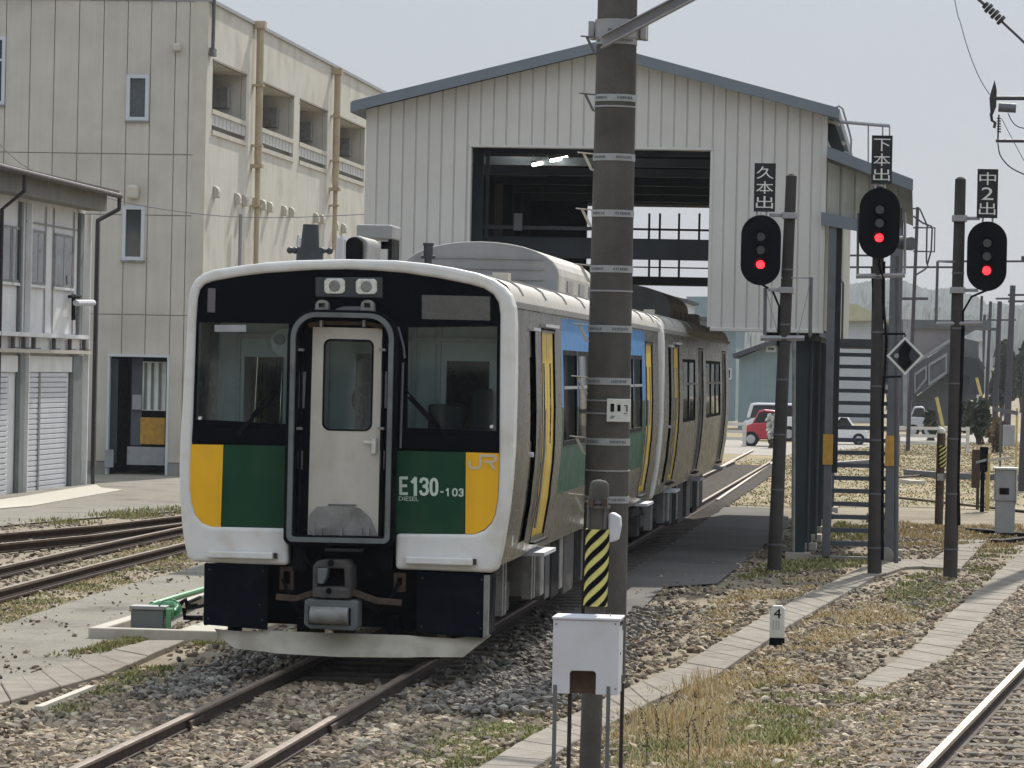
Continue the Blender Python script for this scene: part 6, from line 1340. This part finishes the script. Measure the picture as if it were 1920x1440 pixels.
# ================================================================== ballast and grass
def inpoly(x, y, poly):
    c = np.zeros(len(x), bool); n = len(poly)
    for i in range(n):
        x0, y0 = poly[i]; x1, y1 = poly[(i+1) % n]
        if y0 == y1: continue
        k = ((y0 > y) != (y1 > y)) & (x < (x1-x0)*(y-y0)/(y1-y0)+x0); c ^= k
    return c
def wp(px, z=GZ): return [(W(a, b, Z=z).x, W(a, b, Z=z).y) for a, b in px]
def cam_px(x, y, z):
    v = np.stack([x, y, z-HC]); m = np.array(ROT).T; q = m @ v; return CX+F*q[0]/-q[2], CY-F*q[1]/-q[2]
def noise2(x, y, s, seed):
    r = np.random.default_rng(seed); v = np.zeros_like(x)
    for k in range(7):
        a = r.uniform(0, 2*np.pi); f = s*r.uniform(.6, 2.2); v += np.sin(x*np.cos(a)*f+y*np.sin(a)*f+r.uniform(0, 6.28))
    return v/7**.5
def scatter(n, ylo, yhi, power=1.0):
    """random ground points inside the view, between two distances"""
    y = ylo*(yhi/ylo)**RNG.random(n); px = RNG.uniform(-60, 1990, n); x = (px-1719)/F*y*1.0+.0
    return x, y
ico = bmesh.new(); bmesh.ops.create_icosphere(ico, subdivisions=1, radius=1); IV = np.array([v.co for v in ico.verts]); IF = np.array([[v.index for v in f.verts] for f in ico.faces]); ico.free()
def stones(name, x, y, z, s, m, flat=.65):
    n = len(x); V = np.repeat(IV[None], n, 0)*(1+RNG.uniform(-.42, .36, (n, len(IV), 1)))
    V = V*RNG.uniform(.7, 1.3, (n, 1, 3))*np.array([1, 1, flat]); a = RNG.uniform(0, 6.28, n); ca, sa = np.cos(a)[:, None], np.sin(a)[:, None]
    X_, Y_, Z_ = V[..., 0]*ca-V[..., 1]*sa, V[..., 0]*sa+V[..., 1]*ca, V[..., 2]
    t = RNG.uniform(-.5, .5, n)[:, None]; Z2 = Z_*np.cos(t)-X_*np.sin(t); X2 = X_*np.cos(t)+Z_*np.sin(t)
    P_ = np.stack([X2*s[:, None]+x[:, None], Y_*s[:, None]+y[:, None], Z2*s[:, None]+z[:, None]], -1).reshape(-1, 3)
    Fc = (IF[None]+(np.arange(n)*len(IV))[:, None, None]).reshape(-1, 3)
    me = bpy.data.meshes.new(name); me.vertices.add(len(P_)); me.vertices.foreach_set('co', P_.ravel().astype('f4')); me.loops.add(Fc.size); me.loops.foreach_set('vertex_index', Fc.ravel().astype('i4'))
    me.polygons.add(len(Fc)); me.polygons.foreach_set('loop_start', np.arange(0, Fc.size, 3).astype('i4')); me.update(calc_edges=True); me.shade_flat(); me.materials.append(m)
    o = bpy.data.objects.new(name, me); COL.objects.link(o); o['kind'] = 'stuff'; return o
def stonemat(name, cols):
    m = bpy.data.materials.new(name); m.use_nodes = True; n = m.node_tree; N = n.nodes; L = n.links; b = N['Principled BSDF']; b.inputs['Roughness'].default_value = .9; b.inputs['Specular IOR Level'].default_value = .25
    g = N.new('ShaderNodeNewGeometry'); cr = N.new('ShaderNodeValToRGB'); L.new(g.outputs['Random Per Island'], cr.inputs[0])
    while len(cr.color_ramp.elements) < len(cols): cr.color_ramp.elements.new(.5)
    for i, c in enumerate(cols): cr.color_ramp.elements[i].position = i/(len(cols)-1); cr.color_ramp.elements[i].color = (*c, 1)
    tc = N.new('ShaderNodeTexCoord'); no = N.new('ShaderNodeTexNoise'); no.inputs['Scale'].default_value = 30; L.new(tc.outputs['Object'], no.inputs[0])
    r = N.new('ShaderNodeMapRange'); L.new(no.outputs[0], r.inputs[0])
    for i, x in enumerate((.3, .7, .75, 1.25)): r.inputs[i+1].default_value = x
    s = N.new('ShaderNodeVectorMath'); s.operation = 'SCALE'; L.new(cr.outputs[0], s.inputs[0]); L.new(r.outputs[0], s.inputs['Scale']); L.new(s.outputs[0], b.inputs['Base Color']); return m
SM = stonemat('ballast_stone', [(.06, .045, .032), (.22, .175, .125), (.40, .33, .23), (.13, .105, .08), (.52, .45, .34), (.30, .22, .145), (.09, .08, .065), (.36, .27, .18)])
SM2 = stonemat('grey_ballast_stone', [(.07, .062, .054), (.15, .138, .12), (.25, .23, .20), (.10, .09, .08), (.36, .34, .30)])
slabs = [wp(l) for l in ([(880, 1450), (1000, 1375), (1180, 1287), (1270, 1250), (1440, 1150), (1600, 1070), (1640, 1080), (1490, 1165), (1345, 1262), (1215, 1317), (1075, 1390), (985, 1450)],
    [(1585, 1292), (1700, 1225), (1815, 1120), (1920, 1030), (1990, 975), (2040, 985), (1975, 1045), (1885, 1125), (1780, 1240), (1655, 1296)],
    [(-60, 1300), (0, 1278), (150, 1236), (275, 1200), (345, 1200), (200, 1262), (20, 1312), (-60, 1332)], [(1600, 1070), (1655, 1050), (1770, 1048), (1850, 1008), (1810, 1066), (1640, 1080)])]
paved = [wp(l) for l in ([(-60, 992), (120, 975), (340, 958), (420, 948), (600, 905), (420, 868), (200, 868), (-60, 900)], [(-80, 1205), (60, 1152), (200, 1108), (345, 1068), (520, 1010), (520, 1060), (390, 1150), (250, 1205), (100, 1262), (-80, 1320)],
    [(1090, 1240), (1187, 1158), (1245, 1100), (1345, 1094), (1478, 985), (1478, 968), (1440, 952), (1350, 950), (1180, 1010), (1060, 1100), (1040, 1230)], [(1335, 945), (1480, 950), (1700, 950), (1960, 960), (1990, 790), (1350, 800), (1300, 860)])]
def clear(x, y, polys):
    k = np.ones(len(x), bool)
    for p in polys: k &= ~inpoly(x, y, p)
    return k
# general stones
x, y = scatter(190000, 22.5, 75)
trk = np.abs(x-X0) < 1.7; near_r = x-(y*(2430-1719)/F*1.0) ; dens = .34+.30*noise2(x, y, 1.1, 1)+.15*noise2(x, y, 4, 2)
lw = (x-W(345, 1200, Z=GZ).x < 0) & (y > 34)
keep = clear(x, y, slabs+paved) & ((RNG.random(len(x)) < np.clip(dens, .06, .9)) | trk) & ~((y > 34.2) & (np.abs(x-X0) < .9))
keep &= ~((x < X0-1.9) & (y > 34) & (RNG.random(len(x)) < .55))
# thin out with distance so that the number per square metre is even
keep &= RNG.random(len(x)) < np.clip((y/34)**1.2, .35, 1)
x, y = x[keep], y[keep]; s = np.exp(RNG.normal(math.log(.025), .42, len(x))); s = np.clip(s, .012, .062); bed = np.exp(-((x-X0)/1.25)**4)*.03
near_rail = np.minimum(np.abs(np.abs(x-X0)-.56), 1) < .05
z = GZ+bed+s*.1+RNG.uniform(0, .02, len(x)); k = ~near_rail; x, y, z, s = x[k], y[k], z[k], s[k]
stones('ballast', x, y, z, s, SM)
x, y = scatter(16000, 30, 60); k = (inpoly(x, y, paved[1]) | inpoly(x, y, paved[2])) & (RNG.random(len(x)) < .12+.3*np.clip(noise2(x, y, 1.5, 8), 0, 1)) & (np.abs(x-X0) > 1.5); x, y = x[k], y[k]
stones('scattered_grit', x, y, GZ+.035+0*x, np.clip(np.exp(RNG.normal(math.log(.014), .4, len(x))), .006, .035), SM)
# fresh grey ballast heap beside the train, right and left of the front
x = RNG.uniform(X0-2.4, X0+2.9, 20000); y = RNG.uniform(30, 46, 20000)
d = np.where(x > X0, (x-X0-1.55)/.5, (x-X0+1.25)/.3); k = (RNG.random(20000) < np.exp(-d**2)*np.where(x > X0, 1, (y > 32)*(y < 38)*.9)) & (y > 31.5) & clear(x, y, slabs+paved[:3])
x, y = x[k], y[k]; s = np.clip(np.exp(RNG.normal(math.log(.032), .25, len(x))), .015, .06); stones('grey_ballast', x, y, GZ+.05+RNG.uniform(0, .05, len(x)), s, SM2)
# running line ballast
a_, c_ = W(1727, 1440, Z=ZR), W(1920, 1243, Z=ZR); dd = (c_-a_).normalized()
t = RNG.uniform(-2, 24, 30000); o_ = RNG.uniform(-1.1, 1.9, 30000); x = a_.x+dd.x*t+dd.y*o_; y = a_.y+dd.y*t-dd.x*o_; k = (np.abs(o_) > .06) & clear(x, y, slabs); x, y = x[k], y[k]
stones('running_line_ballast', x, y, GZ+.008+RNG.uniform(0, .03, len(x)), np.clip(np.exp(RNG.normal(math.log(.028), .3, len(x))), .014, .055), SM)

def grassmat(name, cols): return stonemat(name, cols)
GM = grassmat('green_grass_blade', [(.14, .16, .055), (.22, .24, .09), (.32, .30, .13), (.40, .34, .18)])
DM = grassmat('dry_grass_blade', [(.44, .33, .17), (.55, .45, .25), (.38, .26, .13), (.62, .52, .33), (.30, .25, .12)])
DM2 = grassmat('field_grass_blade', [(.30, .21, .11), (.40, .31, .18), (.24, .23, .11), (.34, .26, .15)])
def blades(name, x, y, h, m, lean=.5, w_=.004, z0=GZ):
    n = len(x); a = RNG.uniform(0, 6.28, n); l = h*lean*RNG.uniform(.2, 1, n); wv = w_*RNG.uniform(.7, 1.6, n)*(1+y/60)
    bx0 = np.stack([x-wv*np.cos(a+1.57), y-wv*np.sin(a+1.57), np.full(n, z0)], -1); bx1 = np.stack([x+wv*np.cos(a+1.57), y+wv*np.sin(a+1.57), np.full(n, z0)], -1)
    mid0 = bx0*1; mid0[:, 0] += l*.4*np.cos(a); mid0[:, 1] += l*.4*np.sin(a); mid0[:, 2] += h*.6
    mid1 = bx1*1; mid1[:, 0] += l*.4*np.cos(a); mid1[:, 1] += l*.4*np.sin(a); mid1[:, 2] += h*.6
    tip = np.stack([x+l*np.cos(a), y+l*np.sin(a), z0+h], -1)
    P_ = np.stack([bx0, bx1, mid1, mid0, tip], 1).reshape(-1, 3); base_ = np.arange(n)*5
    q = base_[:, None]+np.array([0, 1, 2, 3]); tr = base_[:, None]+np.array([3, 2, 4]); lo = np.concatenate([np.concatenate([q, tr], 1)]).ravel(); st_ = (np.arange(n)[:, None]*7+np.array([0, 4])).ravel()
    me = bpy.data.meshes.new(name); me.vertices.add(len(P_)); me.vertices.foreach_set('co', P_.ravel().astype('f4')); me.loops.add(len(lo)); me.loops.foreach_set('vertex_index', lo.astype('i4')); me.polygons.add(len(st_)); me.polygons.foreach_set('loop_start', st_.astype('i4')); me.update(calc_edges=True); me.materials.append(m)
    o = bpy.data.objects.new(name, me); COL.objects.link(o); o['kind'] = 'stuff'
def patch(px, n, h, m, name, tuft=.12, per=14, lean=.6, thr=-.2, w_=.004):
    poly = wp(px); xs_ = [p[0] for p in poly]; ys_ = [p[1] for p in poly]; X = []; Yl = []
    k = n//per; cx_ = RNG.uniform(min(xs_), max(xs_), k*4); cy_ = RNG.uniform(min(ys_), max(ys_), k*4); ok = inpoly(cx_, cy_, poly) & (noise2(cx_, cy_, 2.2, len(name)+n) > thr) & clear(cx_, cy_, slabs); cx_, cy_ = cx_[ok][:k], cy_[ok][:k]
    x = np.repeat(cx_, per)+RNG.normal(0, tuft*.5, len(cx_)*per); y = np.repeat(cy_, per)+RNG.normal(0, tuft*.5, len(cx_)*per); hh = h*RNG.uniform(.4, 1.1, len(x)); blades(name, x, y, hh, m, lean, w_)
patch([(1180, 1300), (1330, 1290), (1400, 1350), (1330, 1440), (1300, 1470), (1160, 1470), (1140, 1360)], 6500, .085, DM, 'dry_grass', tuft=.3, per=5, lean=1.2, thr=-.1, w_=.0028)
patch([(1190, 1300), (1340, 1290), (1345, 1430), (1180, 1460)], 900, .24, DM, 'tall_dry_grass', tuft=.14, per=4, lean=.5, thr=0, w_=.0025)
patch([(1185, 1330), (1420, 1330), (1460, 1460), (1160, 1470)], 5000, .06, GM, 'green_grass', tuft=.25, per=6, lean=1.1, thr=-.1)
patch([(1330, 1180), (1700, 1120), (1740, 1180), (1500, 1240), (1320, 1290)], 6000, .05, DM, 'dry_grass', lean=1.3)
patch([(1480, 1215), (1700, 1100), (1660, 1170), (1520, 1230)], 5000, .06, DM, 'dry_grass', lean=1.3)
patch([(1340, 1130), (1450, 1090), (1640, 1070), (1450, 1130), (1330, 1180)], 5000, .05, DM, 'dry_grass', lean=1.3)
patch([(1300, 1240), (1700, 1260), (1700, 1440), (1420, 1470), (1300, 1420)], 9000, .055, DM, 'dry_grass', lean=1.2, thr=.1)
patch([(1180, 1320), (1500, 1330), (1560, 1450), (1200, 1470)], 4000, .07, GM, 'green_grass', tuft=.2, per=6, lean=1.1, thr=.25)
patch([(720, 1440), (840, 1370), (1010, 1335), (1010, 1370), (900, 1440)], 12000, .05, GM, 'green_grass', lean=1.1, thr=-.4)
patch([(1420, 1280), (1700, 1300), (1600, 1440), (1450, 1440)], 4000, .06, GM, 'green_grass', lean=1, thr=.4)
patch([(1380, 1090), (1440, 1060), (1660, 1040), (1650, 1060), (1480, 1075)], 5000, .08, GM, 'green_grass', lean=.9, thr=-.3)
patch([(1500, 1000), (1670, 960), (1680, 1010), (1560, 1018)], 4000, .08, GM, 'green_grass', lean=.9, thr=-.2)
patch([(20, 1290), (110, 1240), (290, 1185), (300, 1200), (150, 1238), (30, 1282)], 2600, .07, GM, 'green_grass', per=5, lean=.9, thr=-.5)
patch([(100, 1320), (250, 1262), (380, 1200), (450, 1215), (250, 1290), (120, 1345)], 2500, .05, GM, 'green_grass', lean=1, thr=-.1)
patch([(60, 985), (340, 952), (345, 962), (60, 994)], 1500, .11, GM, 'green_grass', tuft=.5, per=6, lean=.7, thr=.3)
patch([(0, 1140), (60, 1100), (340, 1010), (345, 1060), (120, 1125), (0, 1175)], 12000, .035, GM, 'green_grass', tuft=.3, per=6, lean=1.5, thr=-.1)
patch([(0, 1130), (60, 1100), (340, 1000), (345, 1060), (120, 1125), (0, 1175)], 12000, .03, DM, 'dry_grass', tuft=.3, per=6, lean=1.5, thr=-.4)
patch([(1650, 1110), (1800, 1040), (1900, 1030), (1880, 1110), (1700, 1160)], 5000, .06, GM, 'green_grass', lean=1, thr=.1)
patch([(1690, 980), (1900, 985), (1960, 1010), (1840, 1040), (1690, 1030)], 6000, .09, DM, 'dry_grass', lean=.9, thr=0)
patch([(1340, 950), (1480, 950), (1900, 950), (1920, 830), (1700, 830), (1480, 860), (1370, 870)], 26000, .05, DM2, 'dry_grass', tuft=1.2, lean=1.3, thr=-.6, w_=.006)
# upright dead weed stems
rnd = random.Random(4)
for i, (px, py, h) in enumerate(((1215, 1440, .45), (1252, 1452, .62), (1290, 1440, .6), (1310, 1425, .4), (1445, 1330, .35), (1232, 1400, .4), (1330, 1405, .28))):
    v = W(px, py, Z=GZ); b = MB(); pts = [Vector((v.x+rnd.uniform(-.02, .02)*k, v.y, GZ+h*k/4)) for k in range(5)]; b.tube(pts, [.004, .0035, .003, .002, .001], 5)
    for k in range(26): t = rnd.uniform(.3, 1)*4; p = pts[min(3, int(t))].lerp(pts[min(4, int(t)+1)], t % 1); b.ball(p+Vector((rnd.uniform(-.014, .014), rnd.uniform(-.014, .014), 0)), rnd.uniform(.004, .008), 5, 4)
    tt = b.build('dead_weed', K['rust'], label=['short reddish dead weed stalk nearest the white box', 'tallest dead weed stalk among the dry grass', 'tall dead weed stalk right of the tallest one', 'thin dead weed stalk leaning at the right of the clump', 'lone dead weed stalk standing apart by the cable trough', 'small dead weed stalk between the two nearest the box', 'lowest dead weed stalk at the clump edge'][i], cat='weed', group='dead weed stalks in the dry grass')

# ================================================================== haze
def hazebox():
    b = MB().box(-1200, 1200, -25, 1750, GZ-4.5, 75); m = bpy.data.materials.new('haze'); m.use_nodes = True; n = m.node_tree; n.nodes.clear()
    o = n.nodes.new('ShaderNodeOutputMaterial'); v = n.nodes.new('ShaderNodeVolumePrincipled'); v.inputs['Density'].default_value = .00016; v.inputs['Color'].default_value = (.85, .9, 1, 1); v.inputs['Anisotropy'].default_value = 0; n.links.new(v.outputs[0], o.inputs['Volume'])
    b.build('haze', m, kind='stuff', org=(0, 0, 0))
hazebox()
